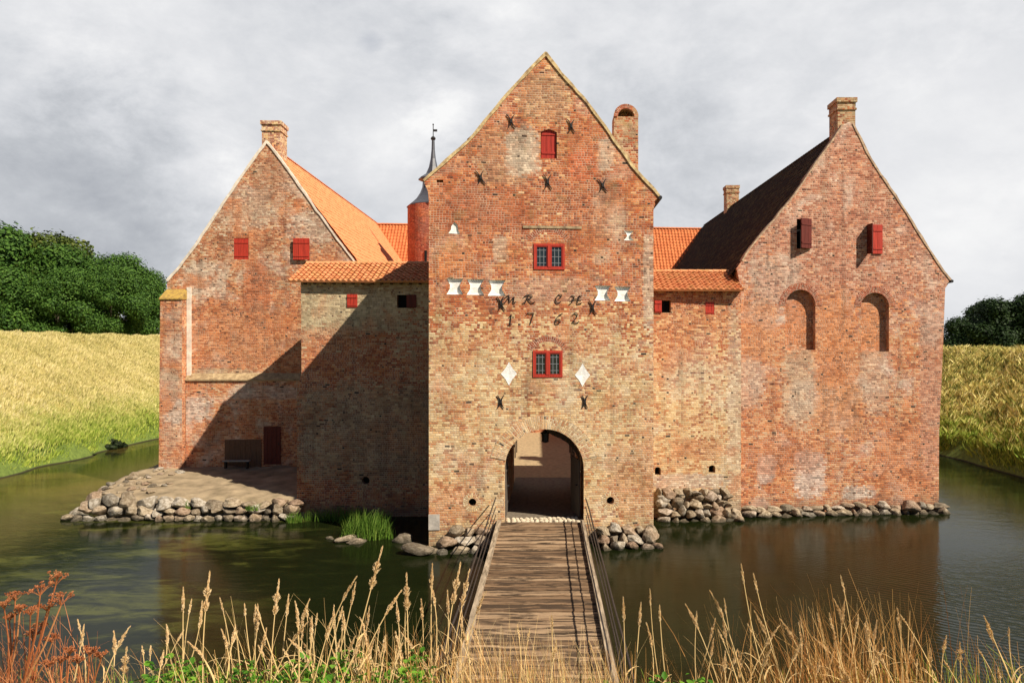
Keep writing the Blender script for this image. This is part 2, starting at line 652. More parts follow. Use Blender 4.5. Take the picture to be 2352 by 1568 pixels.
M_RIGHT = brick_mat('right_wing_brick', MAUVE, ORANGE, 7.6, 10.2, 0.4, [
    pz(Q, 1838, 745, 34, 78, (0.58, 0.19, 0.065), 0.85), pz(Q, 2010, 748, 32, 78, (0.58, 0.21, 0.075), 0.8),
    pz(Q, 1835, 890, 40, 95, (0.58, 0.45, 0.31), 0.6), pz(Q, 2010, 880, 35, 75, (0.60, 0.46, 0.34), 0.5),
    pz(Q, 1920, 790, 50, 130, (0.58, 0.20, 0.07), 0.7), pz(Q, 1740, 760, 45, 80, (0.60, 0.23, 0.09), 0.6),
    pz(Q, 1925, 940, 60, 60, (0.62, 0.26, 0.10), 0.6), pz(Q, 1860, 1090, 38, 55, (0.64, 0.52, 0.45), 0.8),
    pz(Q, 1760, 1075, 22, 35, (0.64, 0.52, 0.45), 0.7), pz(Q, 1800, 1050, 90, 40, (0.58, 0.18, 0.07), 0.5),
    pz(Q, 1975, 1130, 40, 16, (0.66, 0.58, 0.50), 0.8), pz(Q, 2080, 1060, 80, 90, (0.58, 0.19, 0.075), 0.55),
    pz(Q, 2140, 900, 30, 200, (0.50, 0.24, 0.17), 0.6), pz(Q, 1720, 880, 40, 60, (0.62, 0.50, 0.40), 0.5),
    pz(Q, 1780, 640, 60, 60, (0.60, 0.48, 0.38), 0.4)],
    white=0.75, wscale=0.6, wcol=(0.66, 0.54, 0.45), seed=2.0, dark=0.15, joint_dark=0.3, rustamt=0.18)
Q = P['rcur']
M_RCUR = brick_mat('right_curtain_brick', RED, YEL, 6.0, 9.5, 0.45, [
    pz(Q, 1600, 740, 110, 40, (0.60, 0.25, 0.10), 0.5), pz(Q, 1690, 950, 20, 250, (0.66, 0.53, 0.39), 0.5),
    pz(Q, 1580, 1105, 90, 18, (0.62, 0.54, 0.46), 0.6), pz(Q, 1600, 1030, 60, 25, (0.60, 0.24, 0.10), 0.5)],
    white=0.5, wscale=0.5, seed=3.0, dark=0.1, joint_dark=0.2)
Q = P['left']
M_LEFT = brick_mat('left_wing_brick', PATCHY, ORANGE, 9.5, 11.5, 0.55, [
    pz(Q, 560, 480, 75, 50, (0.62, 0.52, 0.40), 0.5), pz(Q, 720, 520, 60, 40, (0.62, 0.53, 0.43), 0.55),
    pz(Q, 470, 640, 55, 40, (0.66, 0.56, 0.44), 0.65), pz(Q, 590, 660, 30, 70, (0.52, 0.14, 0.05), 0.75),
    pz(Q, 560, 780, 110, 70, (0.56, 0.19, 0.07), 0.5), pz(Q, 480, 860, 100, 14, (0.50, 0.40, 0.25), 0.6),
    pz(Q, 440, 940, 50, 30, (0.66, 0.58, 0.50), 0.7), pz(Q, 620, 900, 80, 16, (0.62, 0.54, 0.46), 0.5),
    pz(Q, 410, 900, 24, 180, (0.56, 0.40, 0.30), 0.4), pz(Q, 620, 420, 40, 60, (0.40, 0.20, 0.12), 0.5)],
    white=0.66, wscale=0.75, wcol=(0.68, 0.58, 0.47), seed=4.0, dark=0.4, joint_dark=0.3, rustamt=0.9, mort=0.5)
Q = P['lcur']
M_LCUR = brick_mat('left_curtain_brick', RED, OLDY, 9.3, 6.9, 0.35, [
    pz(Q, 820, 715, 160, 50, (0.52, 0.42, 0.25), 0.85), pz(Q, 760, 780, 70, 30, (0.54, 0.20, 0.085), 0.6), pz(Q, 850, 1000, 170, 120, (0.44, 0.33, 0.19), 0.6)],
    white=0.25, wscale=0.6, wcol=(0.50, 0.42, 0.30), seed=5.0, dark=0.3)
M_SMALL = brick_mat('chimney_brick', RED, OLDY, 8, 36, 0.4, white=0.2, seed=6.0, moss=0.45, dark=0.6, rustamt=0.25)
M_PALEBR = brick_mat('pale_chimney_brick', MAUVE, YEL, 0, 40, 0.3, white=0.9, wscale=1.2, seed=6.5)
M_TURRET = brick_mat('turret_brick', [(0, (0.20, 0.045, 0.028)), (0.5, (0.36, 0.085, 0.05)), (1, (0.46, 0.15, 0.09))], RED, -5, 3, 0.2, white=0.15, seed=7.0, mort=0.3)
M_ARCHY = brick_mat('arch_brick', YEL, YEL, 0, 1, 0.2, white=0.35, wscale=1.5, seed=8.0, mort=0.9)
REDDK = [(0, (0.16, 0.042, 0.026)), (0.5, (0.36, 0.085, 0.042)), (1, (0.46, 0.15, 0.08))]
M_ARCHR = brick_mat('red_arch_brick', REDDK, REDDK, -5, 5, 0.4, white=0.2, wscale=1.5, seed=9.0, mort=0.8)
M_VERGE = simple_mat('lichened_verge_mortar', (0.52, 0.40, 0.21), 0.5, 6.0, 0.95, bump=0.6, col2=(0.26, 0.17, 0.09))
M_VERGEB = simple_mat('brown_verge_mortar', (0.44, 0.33, 0.22), 0.5, 6.0, 0.95, bump=0.6, col2=(0.24, 0.15, 0.10))
M_LVERGE = simple_mat('pale_verge_mortar', (0.68, 0.60, 0.50), 0.3, 4.0, 0.95, bump=0.3)
M_LICHEN = simple_mat('yellow_lichen', (0.38, 0.25, 0.05), 0.5, 7.0, 0.95, bump=0.7, col2=(0.20, 0.12, 0.05))
M_REDP = simple_mat('red_paint', (0.36, 0.030, 0.018), 0.35, 3.0, 0.5, stretch=(9, 1, 0.6), bump=0.12)
M_REDB = simple_mat('bright_red_paint', (0.42, 0.040, 0.022), 0.35, 3.0, 0.5, stretch=(9, 1, 0.6), bump=0.12)
M_DRED = simple_mat('shaded_dark_red_board', (0.11, 0.018, 0.011), 0.3, 3.0, 0.6, stretch=(9, 1, 0.6), bump=0.12)  # dark red; stands in for shade on leaves turned from the sun
M_DARKW = simple_mat('dark_wood', (0.055, 0.036, 0.023), 0.4, 4.0, 0.7, stretch=(6, 6, 0.5), bump=0.2)
M_DOORW = simple_mat('grey_gate_wood', (0.10, 0.085, 0.07), 0.4, 4.0, 0.75, stretch=(6, 6, 0.5), bump=0.2)
M_BLACK = simple_mat('opening_shade_black', (0.006, 0.006, 0.006), 0.2, 3.0, 0.9)  # flat black standing in for the unlit depth of openings
M_IRON = simple_mat('black_iron', (0.012, 0.011, 0.011), 0.4, 12.0, 0.55, spec=0.4)
M_RAIL = simple_mat('rusty_rail_iron', (0.035, 0.026, 0.022), 0.4, 12.0, 0.55, spec=0.4)
M_WHITE = simple_mat('white_limewash', (0.80, 0.79, 0.76), 0.2, 5.0, 0.9, bump=0.6, stretch=(1, 1, 2.2), col2=(0.62, 0.59, 0.54))
M_LEAD = simple_mat('lead_came', (0.22, 0.23, 0.24), 0.2, 9.0, 0.5)
M_LEADROOF = simple_mat('lead_sheet', (0.065, 0.07, 0.085), 0.3, 2.0, 0.45, spec=0.5)
M_TILE = tile_mat('orange_pantile', (0.44, 0.135, 0.050), (0.62, 0.27, 0.115), 0.35)
M_TILEM = tile_mat('mossy_pantile', (0.52, 0.19, 0.075), (0.68, 0.36, 0.18), 0.5)
M_TILEO = tile_mat('new_orange_pantile', (0.62, 0.195, 0.075), (0.70, 0.25, 0.105), 0.0)
M_TILER = tile_mat('rear_pantile', (0.46, 0.12, 0.038), (0.58, 0.19, 0.065), 0.0)
M_TILED = tile_mat('shade_painted_pantile', (0.036, 0.017, 0.009), (0.066, 0.030, 0.015), 0.25)  # near-black: the slope's lack of sun is painted into the tiles
M_TIMB = simple_mat('eave_timber', (0.06, 0.045, 0.035), 0.4, 4.0, 0.8)


def glass_mat():
    m, g, b = new_mat('leaded_glass')
    n = g.noise(g.coord('Object'), 5.0, 2)
    g._in(b.inputs['Base Color'], g.ramp(n, [(0.35, (0.008, 0.012, 0.012)), (0.7, (0.025, 0.034, 0.034))]))
    b.inputs['Roughness'].default_value = 0.12
    b.inputs['Specular IOR Level'].default_value = 0.5
    return m


M_GLASS = glass_mat()


# ------------------------------------------------------------------ building parts
def tile_roof(name, mat, parent, e0, e1, r0, r1, tile=0.24, rowh=0.33, amp=0.033, lift=0.035, res=6, thick=True):
    """pantiled slope between the eave line e0-e1 and the ridge line r0-r1 (world points); u runs along the eave"""
    e0, e1, r0, r1 = map(Vector, (e0, e1, r0, r1))
    L = max((e1 - e0).length, (r1 - r0).length)
    S = ((r0 + r1) / 2 - (e0 + e1) / 2).length
    nt_, nr = max(2, round(L / tile)), max(2, round(S / rowh))
    nrm = (e1 - e0).cross(r0 - e0).normalized()
    if nrm.z < 0:
        nrm = -nrm
    mb = MB()
    nu = nt_ * res
    rr = random.Random(nt_ * 31 + nr)
    jit = [[rr.uniform(-0.008, 0.008) for _ in range(nt_ + 1)] for _ in range(nr)]
    for k in range(nr):
        for q in (0, 1):
            vv = (k + q) / nr + (0 if q == 0 else 0.10 / nr)
            for i in range(nu + 1):
                s = i / nu
                a = e0.lerp(e1, s)
                c = r0.lerp(r1, s)
                p = a + (c - a) * min(vv, 1.02)
                ph = (i % res) / res
                w = math.cos(2 * math.pi * ph)
                w = amp * (w if w > 0 else w * 0.7)
                h = w + (lift if q == 0 else 0.0) + jit[k][min(i // res, nt_)]
                mb.v.append(tuple(p + nrm * h))
                mb.uv.append((i / res * 0.999 + 0.0005, k + 0.05 + 0.9 * q))
        b0 = k * 2 * (nu + 1)
        for i in range(nu):
            mb.f.append((b0 + i, b0 + i + 1, b0 + nu + 1 + i + 1, b0 + nu + 1 + i))
        if k:
            pb = (k - 1) * 2 * (nu + 1) + nu + 1
            for i in range(nu):
                mb.f.append((b0 + i + 1, b0 + i, pb + i, pb + i + 1))
    if thick:                                    # underside boards
        i0 = len(mb.v)
        for p in (e0, e1, r1, r0):
            mb.v.append(tuple(p - nrm * 0.06))
            mb.uv.append((0.5, 0.5))
        mb.f.append((i0, i0 + 3, i0 + 2, i0 + 1))
        # eave closing strip
        for i in range(nu):
            s0, s1 = i / nu, (i + 1) / nu
            j = len(mb.v)
            for s in (s0, s1):
                mb.v.append(tuple(e0.lerp(e1, s) - nrm * 0.06))
                mb.uv.append((0.5, 0.5))
            mb.f.append((i, j, j + 1, i + 1))
    return mb.build(name, mat, parent, local=False)


def ridge_tiles(name, mat, parent, a, b, rad=0.13, step=0.38, bed=0.02):
    a, b = Vector(a), Vector(b)
    d_ = (b - a)
    n = max(1, round(d_.length / step))
    mb = MB()
    side = d_.cross(Vector((0, 0, 1))).normalized()
    for k in range(n):
        p0, p1 = a + d_ * (k / n), a + d_ * ((k + 1.08) / n)
        i0 = len(mb.v)
        for q, p in enumerate((p0, p1)):
            for j in range(9):
                an = math.pi * j / 8
                r_ = rad * (1.06 if q == 0 else 0.94)
                mb.v.append(tuple(p + side * math.cos(an) * r_ + Vector((0, 0, 1)) * (math.sin(an) * r_ * 0.8 - bed)))
        for j in range(8):
            mb.f.append((i0 + j, i0 + j + 1, i0 + 10 + j, i0 + 9 + j))
    return mb.build(name, mat, parent, local=False)


def arch_ring(name, mat, parent, pts_in, pts_out, y, thick=0.03):
    """ring of radial bricks between two lists of (u, z), standing thick proud of the facade"""
    mb = MB()
    s = 0.0
    for k in range(len(pts_in)):
        a, o = pts_in[k], pts_out[k]
        if k:
            s += math.hypot(o[0] - pts_out[k - 1][0], o[1] - pts_out[k - 1][1])
        w_ = math.hypot(o[0] - a[0], o[1] - a[1])
        for (q, uu) in ((a, 0.0), (o, w_)):
            for yy in (y, y + thick + 0.02):
                mb.v.append((q[0], yy, q[1]))
                mb.uv.append((uu + 0.13, s + 20.0))
    for k in range(len(pts_in) - 1):
        i, j = 4 * k, 4 * (k + 1)
        mb.f += [(i, i + 2, j + 2, j), (i + 2, i + 3, j + 3, j + 2), (i + 1, i, j, j + 1)]
    return mb.build(name, mat, parent)


def ring_pts(c, r0, r1, a0, a1, n, sy=1.0):
    A = [a0 + (a1 - a0) * k / n for k in range(n + 1)]
    return ([(c[0] + r0 * math.cos(a), c[1] + r0 * sy * math.sin(a)) for a in A],
            [(c[0] + r1 * math.cos(a), c[1] + r1 * sy * math.sin(a)) for a in A])


def strip_along(name, mat, parent, pts, w, y0, y1, jit=0.015, seed=3):
    """a verge or moulding following a polyline of (u, z), w wide towards its lower side"""
    rr = random.Random(seed)
    mb = MB()
    rows = []
    for k, p in enumerate(pts):
        a = pts[max(k - 1, 0)]
        b = pts[min(k + 1, len(pts) - 1)]
        t = Vector((b[0] - a[0], b[1] - a[1])).normalized()
        n = Vector((t.y, -t.x))
        w0, w1 = rr.uniform(-jit, jit), w + rr.uniform(-jit, jit)
        rows.append(((p[0] - n.x * (0.03 + w0), p[1] - n.y * (0.03 + w0)), (p[0] + n.x * w1, p[1] + n.y * w1)))
    for (o, i_) in rows:
        for q in (o, i_):
            mb.v.append((q[0], y0, q[1]))
        for q in (o, i_):
            mb.v.append((q[0], y1, q[1]))
    for k in range(len(rows) - 1):
        i, j = 4 * k, 4 * k + 4
        mb.f += [(i, i + 1, j + 1, j), (i + 2, i, j, j + 2), (i + 1, i + 3, j + 3, j + 1), (i + 2, j + 2, j + 3, i + 3)]
    return mb.build(name, mat, parent)


def bar_tube(mb, pts, r, y):
    mb.tube([(p[0], y, p[1]) for p in pts], r, 6)


def wall_anchor(parent, c, hw, hh, y=-0.035, lean=0.0, r=0.028):
    """iron tie: two bent bars crossing"""
    mb = MB()
    for s in (-1, 1):
        pts = []
        for k in range(9):
            t = k / 8 * 2 - 1
            x = s * hw * (0.12 + 0.88 * abs(t) ** 1.7) * (1 if True else 0)
            x = x if t > 0 else x
            pts.append((c[0] + x * (1.0 if t > 0 else 0.95) + lean * t, c[1] + t * hh))
        mb.tube([(p[0], y, p[1]) for p in pts], [r * 0.45 + r * 0.7 * (1 - abs(k / 8 * 2 - 1)) for k in range(9)], 6)
    mb.box((c[0], y - 0.01, c[1]), (0.07, 0.06, 0.12))
    return mb.build('wall_anchor', M_IRON, parent)


def red_window(parent, pl, x0, y0, x1, y1, dep=0.10):
    """two red casements with leaded panes, set into the opening"""
    (u0, z1), (u1, z0) = pl.uv(x0, y0), pl.uv(x1, y1)
    z1 = (pl.uv(x0, y0)[1] + pl.uv(x1, y0)[1]) / 2
    z0 = (pl.uv(x0, y1)[1] + pl.uv(x1, y1)[1]) / 2
    fw = 0.085
    w = MB()
    y = dep - 0.13
    uc = (u0 + u1) / 2
    w.box2((u0, y, z0), (u0 + fw, y + 0.08, z1))
    w.box2((u1 - fw, y, z0), (u1, y + 0.08, z1))
    w.box2((u0 + fw, y, z0), (u1 - fw, y + 0.08, z0 + fw))
    w.box2((u0 + fw, y, z1 - fw), (u1 - fw, y + 0.08, z1))
    w.box2((uc - 0.06, y - 0.012, z0 + fw), (uc + 0.06, y + 0.08, z1 - fw))
    win = w.build('window', M_REDB, parent)
    for a, b in ((u0 + fw, uc - 0.06), (uc + 0.06, u1 - fw)):
        pmb = MB()
        pmb.box2((a, y + 0.055, z0 + fw), (b, y + 0.068, z1 - fw))
        pmb.build('pane', M_GLASS, win)
        s = MB()
        fw2 = 0.035
        for q in ((a, a + fw2), (b - fw2, b)):
            s.box2((q[0], y + 0.012, z0 + fw), (q[1], y + 0.054, z1 - fw))
        s.box2((a + fw2, y + 0.012, z0 + fw), (b - fw2, y + 0.054, z0 + fw + fw2))
        s.box2((a + fw2, y + 0.012, z1 - fw - fw2), (b - fw2, y + 0.054, z1 - fw))
        s.build('sash', M_REDP, win)
        l = MB()
        for k in (1, 2):
            x = a + (b - a) * k / 3
            l.box2((x - 0.009, y + 0.043, z0 + fw + fw2), (x + 0.009, y + 0.0545, z1 - fw - fw2))
        for k in (1, 2, 3):
            z = z0 + (z1 - z0) * k / 4
            l.box2((a + fw2, y + 0.040, z - 0.009), (b - fw2, y + 0.0525, z + 0.009))
        l.build('lead_bars', M_LEAD, win)
    return win


def plank_panel(name, mat, parent, u0, u1, z0, z1, y, thick=0.05, n=3, battens=True, arch_top=0.0, M=None):
    """boarded shutter or door; M places it instead of lying flat in the opening"""
    mb = MB()
    w = (u1 - u0) / n
    for k in range(n):
        a, b = u0 + k * w + 0.006, u0 + (k + 1) * w - 0.006
        mid = ((a + b) / 2 - (u0 + u1) / 2) / ((u1 - u0) / 2)
        mb.box2((a, y, z0), (b, y + thick, z1 - arch_top * mid * mid))
    if battens:
        for zz in (z0 + (z1 - z0) * 0.18, z0 + (z1 - z0) * 0.8):
            mb.box2((u0 + 0.02, y - 0.022, zz - 0.04), (u1 - 0.02, y - 0.002, zz + 0.04))
    if M is not None:
        mb.v = [tuple(M @ Vector(p)) for p in mb.v]
    return mb.build(name, mat, parent)


def rect(pl, x0, y0, x1, y1):
    a, b = pl.uv(x0, y0), pl.uv(x1, y1)
    z1 = (pl.uv(x0, y0)[1] + pl.uv(x1, y0)[1]) / 2
    z0 = (pl.uv(x0, y1)[1] + pl.uv(x1, y1)[1]) / 2
    return [(a[0], z0), (b[0], z0), (b[0], z1), (a[0], z1)]


def circle(c, r, n=14):
    return [(c[0] + r * math.cos(2 * math.pi * k / n), c[1] + r * math.sin(2 * math.pi * k / n)) for k in range(n)]


def chimney(parent, mat, base, w, dpt, h, capmat=None, cap=0.12, collar=True, rz=0.0):
    """brick stack with projecting collar courses; base = world centre of its foot"""
    mb = MB()
    M = Matrix.Rotation(rz, 3, 'Z')

    def ring(z0, z1, ex):
        mb.box((0, 0, (z0 + z1) / 2), (w + 2 * ex, dpt + 2 * ex, z1 - z0))
    ring(0, h - 0.55, 0)
    ring(h - 0.55, h - 0.47, 0.05)
    ring(h - 0.47, h - 0.20, 0.012)
    ring(h - 0.20, h, cap)
    mb.v = [tuple(M @ Vector(p) + Vector(base)) for p in mb.v]
    c = mb.build('chimney', mat, parent, local=False)
    k = MB()
    k.box((0, 0, h + 0.03), (w + 2 * cap - 0.06, dpt + 2 * cap - 0.06, 0.06))
    k.box((0, 0, h + 0.075), (w * 0.55, dpt * 0.55, 0.03))
    k.v = [tuple(M @ Vector(p) + Vector(base)) for p in k.v]
    kk = k.build('chimney_cap', capmat or M_VERGE, c, local=False)
    return c

# ================================================================== GATE TOWER
tower = T.thing('gate_tower', 'tall brick gate tower with steep gable, white shapes and dark archway at the bridge end', 'tower')
bot = -0.7
ul, ur = T.uv(985, 900)[0], T.uv(1501, 900)[0]
rakeL = T.poly([(972, 414), (1023, 369), (1076, 322), (1163, 217), (1210, 166), (1254, 121)])
rakeR = T.poly([(1254, 121), (1290, 168), (1352, 238), (1414, 325), (1465, 394), (1515, 450)])
rakeL = rough_edge(rakeL, 0.30, 0.018, 2)
rakeR = rough_edge(rakeR, 0.30, 0.018, 3)
outer = [(ul, bot), (ur, bot), (ur, 0.5), T.uv(1501, 480)] + [T.uv(1505, 468)] + rakeR[::-1][:-1] + rakeL[::-1] + [T.uv(983, 440), (ul, T.uv(985, 460)[1])]
# gate arch
gl, gr = T.uv(1158, 1100)[0], T.uv(1341, 1100)[0]
zs = T.uv(1249, 1078)[1]
zc = T.uv(1249, 985)[1]
arch_in = arch(gl, gr, zs, zc - zs, 18)
gate = [(gl, bot)] + [] + [(gr, bot)] + arch_in
DECK = 0.80
gate = [(gl, DECK - 0.12), (gr, DECK - 0.12)] + arch_in
win_up, win_lo = rect(T, 1226, 560, 1297, 619), rect(T, 1224, 805, 1292, 866)
hatch = rect(T, 1242, 303, 1279, 364)
hatch = hatch[:2] + [(hatch[2][0], hatch[2][1]), ((hatch[2][0] + hatch[3][0]) / 2, hatch[2][1] + 0.11), (hatch[3][0], hatch[3][1])]
holes = [(gate, None, False), (win_up, 0.16, True), (win_lo, 0.16, True), (hatch, 0.2, True)]


def hourglass(x, y, w, h, flare=0.6):
    """white concave loophole outline"""
    u, z = T.uv(x, y)
    s = T.Yc / FX
    w, h = w * s / 2, h * s / 2
    k = w * flare
    return [(u - w, z - h), (u + w, z - h), (u + k, z - h * 0.25), (u + k, z + h * 0.25), (u + w, z + h), (u - w, z + h), (u - k, z + h * 0.25), (u - k, z - h * 0.25)]


def diamond(x, y, w, h):
    u, z = T.uv(x, y)
    s = T.Yc / FX
    w, h = w * s / 2, h * s / 2
    P_ = []
    for (sx, sz) in ((0, -1), (1, 0), (0, 1), (-1, 0)):
        P_.append((u + sx * w, z + sz * h))
    out = []
    for k in range(4):
        a, b = P_[k], P_[(k + 1) % 4]
        out.append(a)
        mid = ((a[0] + b[0]) / 2 + (u - (a[0] + b[0]) / 2) * 0.10, (a[1] + b[1]) / 2 + (z - (a[1] + b[1]) / 2) * 0.10)
        out.append(mid)
    return out


loops_ = [hourglass(1045, 658, 38, 36), hourglass(1092, 659, 40, 36), hourglass(1141, 661, 41, 36), hourglass(1384, 673, 37, 34), hourglass(1430, 675, 39, 34)]
uu, zz = T.uv(1043, 525)
sT = T.Yc / FX
bell = [(uu - 13 * sT, zz - 11 * sT), (uu + 13 * sT, zz - 12 * sT), (uu + 9 * sT, zz - 2 * sT), (uu + 8 * sT, zz + 9 * sT), (uu + 1 * sT, zz + 15 * sT), (uu - 6 * sT, zz + 7 * sT), (uu - 7 * sT, zz - 2 * sT)]
loops_ += [bell, hourglass(1444, 541, 24, 22, 0.35)]
dia = [diamond(1169, 858, 37, 54), diamond(1338, 861, 36, 54)]
for q in loops_ + dia:
    holes.append((q, 0.09 if q in loops_[:5] else 0.05, False))
ports = [T.uv(1085, 1153), T.uv(1402, 1149)]
for c in ports:
    holes.append((circle(c, 0.145), 0.5, True))
slit = rect(T, 1003, 413, 1018, 419)
holes.append((slit, 0.25, True))
TD = 8.8
mb = MB()
mb.wall(outer, holes, 0.0, T.along_y(TD))
wall = mb.build('wall', M_TOWER, tower)
wall.data.materials.append(M_BLACK)
# the passage and the port holes are dark inside; white limewash lines the loopholes
for q in loops_:
    l = MB()
    i0 = 0
    dq_ = 0.088 if q in loops_[:5] else 0.048
    l.v = [(p[0], dq_, p[1]) for p in q]
    for t in tessellate_polygon([[Vector((p[0], p[1], 0)) for p in q]]):
        l.f.append(tuple(t))
    n = len(q)
    cu, cz = sum(p[0] for p in q) / n, sum(p[1] for p in q) / n
    for k in range(n):
        a, b = q[k], q[(k + 1) % n]
        e = 0.993
        A = [(cu + (p[0] - cu) * e, cz + (p[1] - cz) * e) for p in (a, b)]
        l.quad((A[0][0], -0.004, A[0][1]), (A[1][0], -0.004, A[1][1]), (A[1][0], dq_ - 0.001, A[1][1]), (A[0][0], dq_ - 0.001, A[0][1]))
    l.build('loophole', M_WHITE, tower)
for q in dia:
    l = MB()
    n = len(q)
    cu, cz = sum(p[0] for p in q) / n, sum(p[1] for p in q) / n
    for k in range(n):
        a, b = q[k], q[(k + 1) % n]
        l.quad((a[0], -0.012, a[1]), (b[0], -0.012, b[1]), (cu, 0.006, cz))
    l.build('diamond_panel', M_WHITE, tower)
for (c, pl_) in zip(ports, (0, 1)):
    pi, po = ring_pts(c, 0.147, 0.36, 0, 2 * math.pi, 24)
    arch_ring('port_surround', M_ARCHY, tower, pi, po, -0.004, 0.01)
win1 = red_window(tower, T, 1226, 560, 1297, 619)
win2 = red_window(tower, T, 1224, 805, 1292, 866)
plank_panel('shutter', M_REDP, tower, hatch[0][0] + 0.02, hatch[1][0] - 0.02, hatch[0][1] + 0.02, hatch[3][1] + 0.05, 0.08, 0.05, 3, True, 0.05)
# relieving arches
gc = ((gl + gr) / 2, zs)
hw = (gr - gl) / 2
pi, po = [], []
for k in range(33):
    a = R(14) + (math.pi - R(28)) * k / 32
    ca, sa = math.cos(a), math.sin(a)
    pi.append((gc[0] + (hw + 0.0) * ca, gc[1] + (zc - zs) * sa))
    po.append((gc[0] + (hw + 0.58) * ca, gc[1] + (zc - zs + 0.52) * sa))
arch_ring('gate_arch_ring', M_ARCHY, tower, pi, po, -0.02, 0.0)
for (x, y, rx) in ((1261, 578, 46), (1258, 826, 42)):
    c = T.uv(x, y)
    s = T.Yc / FX
    pi, po = ring_pts(c, rx * s, (rx + 13) * s, R(30), R(150), 18)
    arch_ring('relieving_arch', M_ARCHR, tower, pi, po, -0.004, 0.01)
mo = MB()
a, b = T.uv(1201, 521), T.uv(1336, 524)
mo.box2((a[0], -0.03, a[1] - 0.05), (b[0], 0.01, a[1] + 0.05))
mo.build('drip_ledge', simple_mat('weathered_mortar', (0.36, 0.27, 0.16), 0.5, 5, 0.95, bump=0.5, col2=(0.16, 0.11, 0.07)), tower)
strip_along('verge', M_VERGE, tower, rakeL, 0.085, -0.045, 0.25, seed=4)
strip_along('verge', M_VERGE, tower, rakeR, 0.075, -0.045, 0.25, seed=5)
# iron ties
for (x, y, w_, h_, ln) in ((1174, 279, 9, 15, -0.03), (1312, 290, 8, 15, -0.02), (1104, 408, 9, 15, -0.05), (1258, 418, 9, 17, -0.02), (1384, 426, 10, 15, -0.03),
                           (1151, 697, 8, 16, -0.03), (1361, 706, 8, 16, -0.01), (1150, 922, 8, 15, 0.0), (1343, 922, 7, 15, 0.0)):
    wall_anchor(tower, T.uv(x, y), w_ * sT, h_ * sT, lean=ln)
# wrought letters and figures
GL = {
    'M': [[(0.0, 0.12), (0.08, 0.0), (0.2, 0.2), (0.38, 1.0), (0.45, 0.2), (0.52, 0.1), (0.8, 1.0), (0.78, 0.15), (0.88, 0.02), (1.0, 0.2)], [(0.0, 0.6), (0.2, 0.9), (0.38, 1.0)]],
    'R': [[(0.15, 0.05), (0.28, 0.5), (0.36, 1.0)], [(0.0, 0.75), (0.2, 1.0), (0.6, 1.02), (0.72, 0.8), (0.55, 0.58), (0.3, 0.52)], [(0.4, 0.52), (0.6, 0.2), (0.8, 0.03), (1.0, 0.18)], [(0.0, 0.1), (0.15, 0.02), (0.25, 0.15)]],
    'C': [[(0.85, 0.8), (0.78, 0.98), (0.5, 1.0), (0.18, 0.7), (0.12, 0.35), (0.3, 0.03), (0.6, 0.0), (0.85, 0.2)], [(0.5, 0.55), (0.75, 0.62), (0.85, 0.8)]],
    'H': [[(0.0, 0.75), (0.15, 1.0), (0.35, 0.95), (0.28, 0.5), (0.2, 0.1), (0.05, 0.0)], [(0.7, 1.0), (0.66, 0.5), (0.62, 0.12), (0.75, 0.0), (1.0, 0.15)], [(0.1, 0.42), (0.5, 0.58), (0.95, 0.5)], [(0.7, 1.0), (0.9, 0.95)]],
    '1': [[(0.2, 0.72), (0.5, 1.0), (0.45, 0.5), (0.4, 0.0)], [(0.15, 0.0), (0.65, 0.02)]],
    '7': [[(0.0, 0.82), (0.15, 0.98), (0.55, 0.92), (0.9, 1.0), (0.7, 0.5), (0.55, 0.0)]],
    '6': [[(0.85, 1.0), (0.45, 0.8), (0.15, 0.4), (0.2, 0.08), (0.5, 0.0), (0.75, 0.2), (0.6, 0.45), (0.2, 0.35)]],
    '2': [[(0.1, 0.75), (0.35, 1.0), (0.7, 0.9), (0.6, 0.5), (0.1, 0.05), (0.4, 0.12), (0.65, 0.0), (0.95, 0.12)]],
}
for ch, x, y, w_, h_ in (('M', 1172, 687, 28, 19), ('R', 1216, 687, 28, 19), ('C', 1283, 686, 17, 20), ('H', 1323, 688, 30, 20),
                         ('1', 1174, 733, 15, 24), ('7', 1218, 731, 19, 27), ('6', 1283, 732, 21, 24), ('2', 1322, 730, 20, 24)):
    c = T.uv(x, y)
    l = MB()
    for st in GL[ch]:
        # smooth the stroke
        pts = [Vector((p[0] + (p[1] - 0.5) * 0.12, p[1])) for p in st]
        for _ in range(2):
            q = [pts[0]]
            for a, b in zip(pts[:-1], pts[1:]):
                q += [a.lerp(b, 0.25), a.lerp(b, 0.75)]
            pts = q + [pts[-1]]
        l.tube([(c[0] + (p.x - 0.5) * w_ * sT, -0.035, c[1] + (p.y - 0.5) * h_ * sT) for p in pts], 0.017, 5)
    l.build('iron_letter' if ch.isalpha() else 'iron_numeral', M_IRON, tower)
# roof behind the gable
apx = T.uv(1254, 126)
eL, eR = T.uv(975, 416), T.uv(1513, 450)


def tw(u, z, back=0.0):
    p = tower.matrix_world @ Vector((u, 0, z))
    return p + Vector((0, back, 0))


tile_roof('roof', M_TILEM, tower, tw(eL[0], eL[1] - 0.05, 0.28), tw(eL[0], eL[1] - 0.05, TD), tw(apx[0], apx[1] - 0.12, 0.28), tw(apx[0], apx[1] - 0.12, TD), res=4)
tile_roof('roof', M_TILEM, tower, tw(eR[0], eR[1] - 0.05, 0.28), tw(eR[0], eR[1] - 0.05, TD), tw(apx[0], apx[1] - 0.12, 0.28), tw(apx[0], apx[1] - 0.12, TD), res=4)
ridge_tiles('ridge_tiles', M_TILEM, tower, tw(apx[0], apx[1] - 0.10, 0.0), tw(apx[0], apx[1] - 0.10, TD), 0.15)
gt = MB()
e = tw(eR[0] + 0.05, eR[1] - 0.08, 0)
gt.tube([e + Vector((0, -0.12, 0)), e + Vector((0, TD, 0))], 0.075, 8)
gt.build('gutter', M_IRON, tower, local=False)
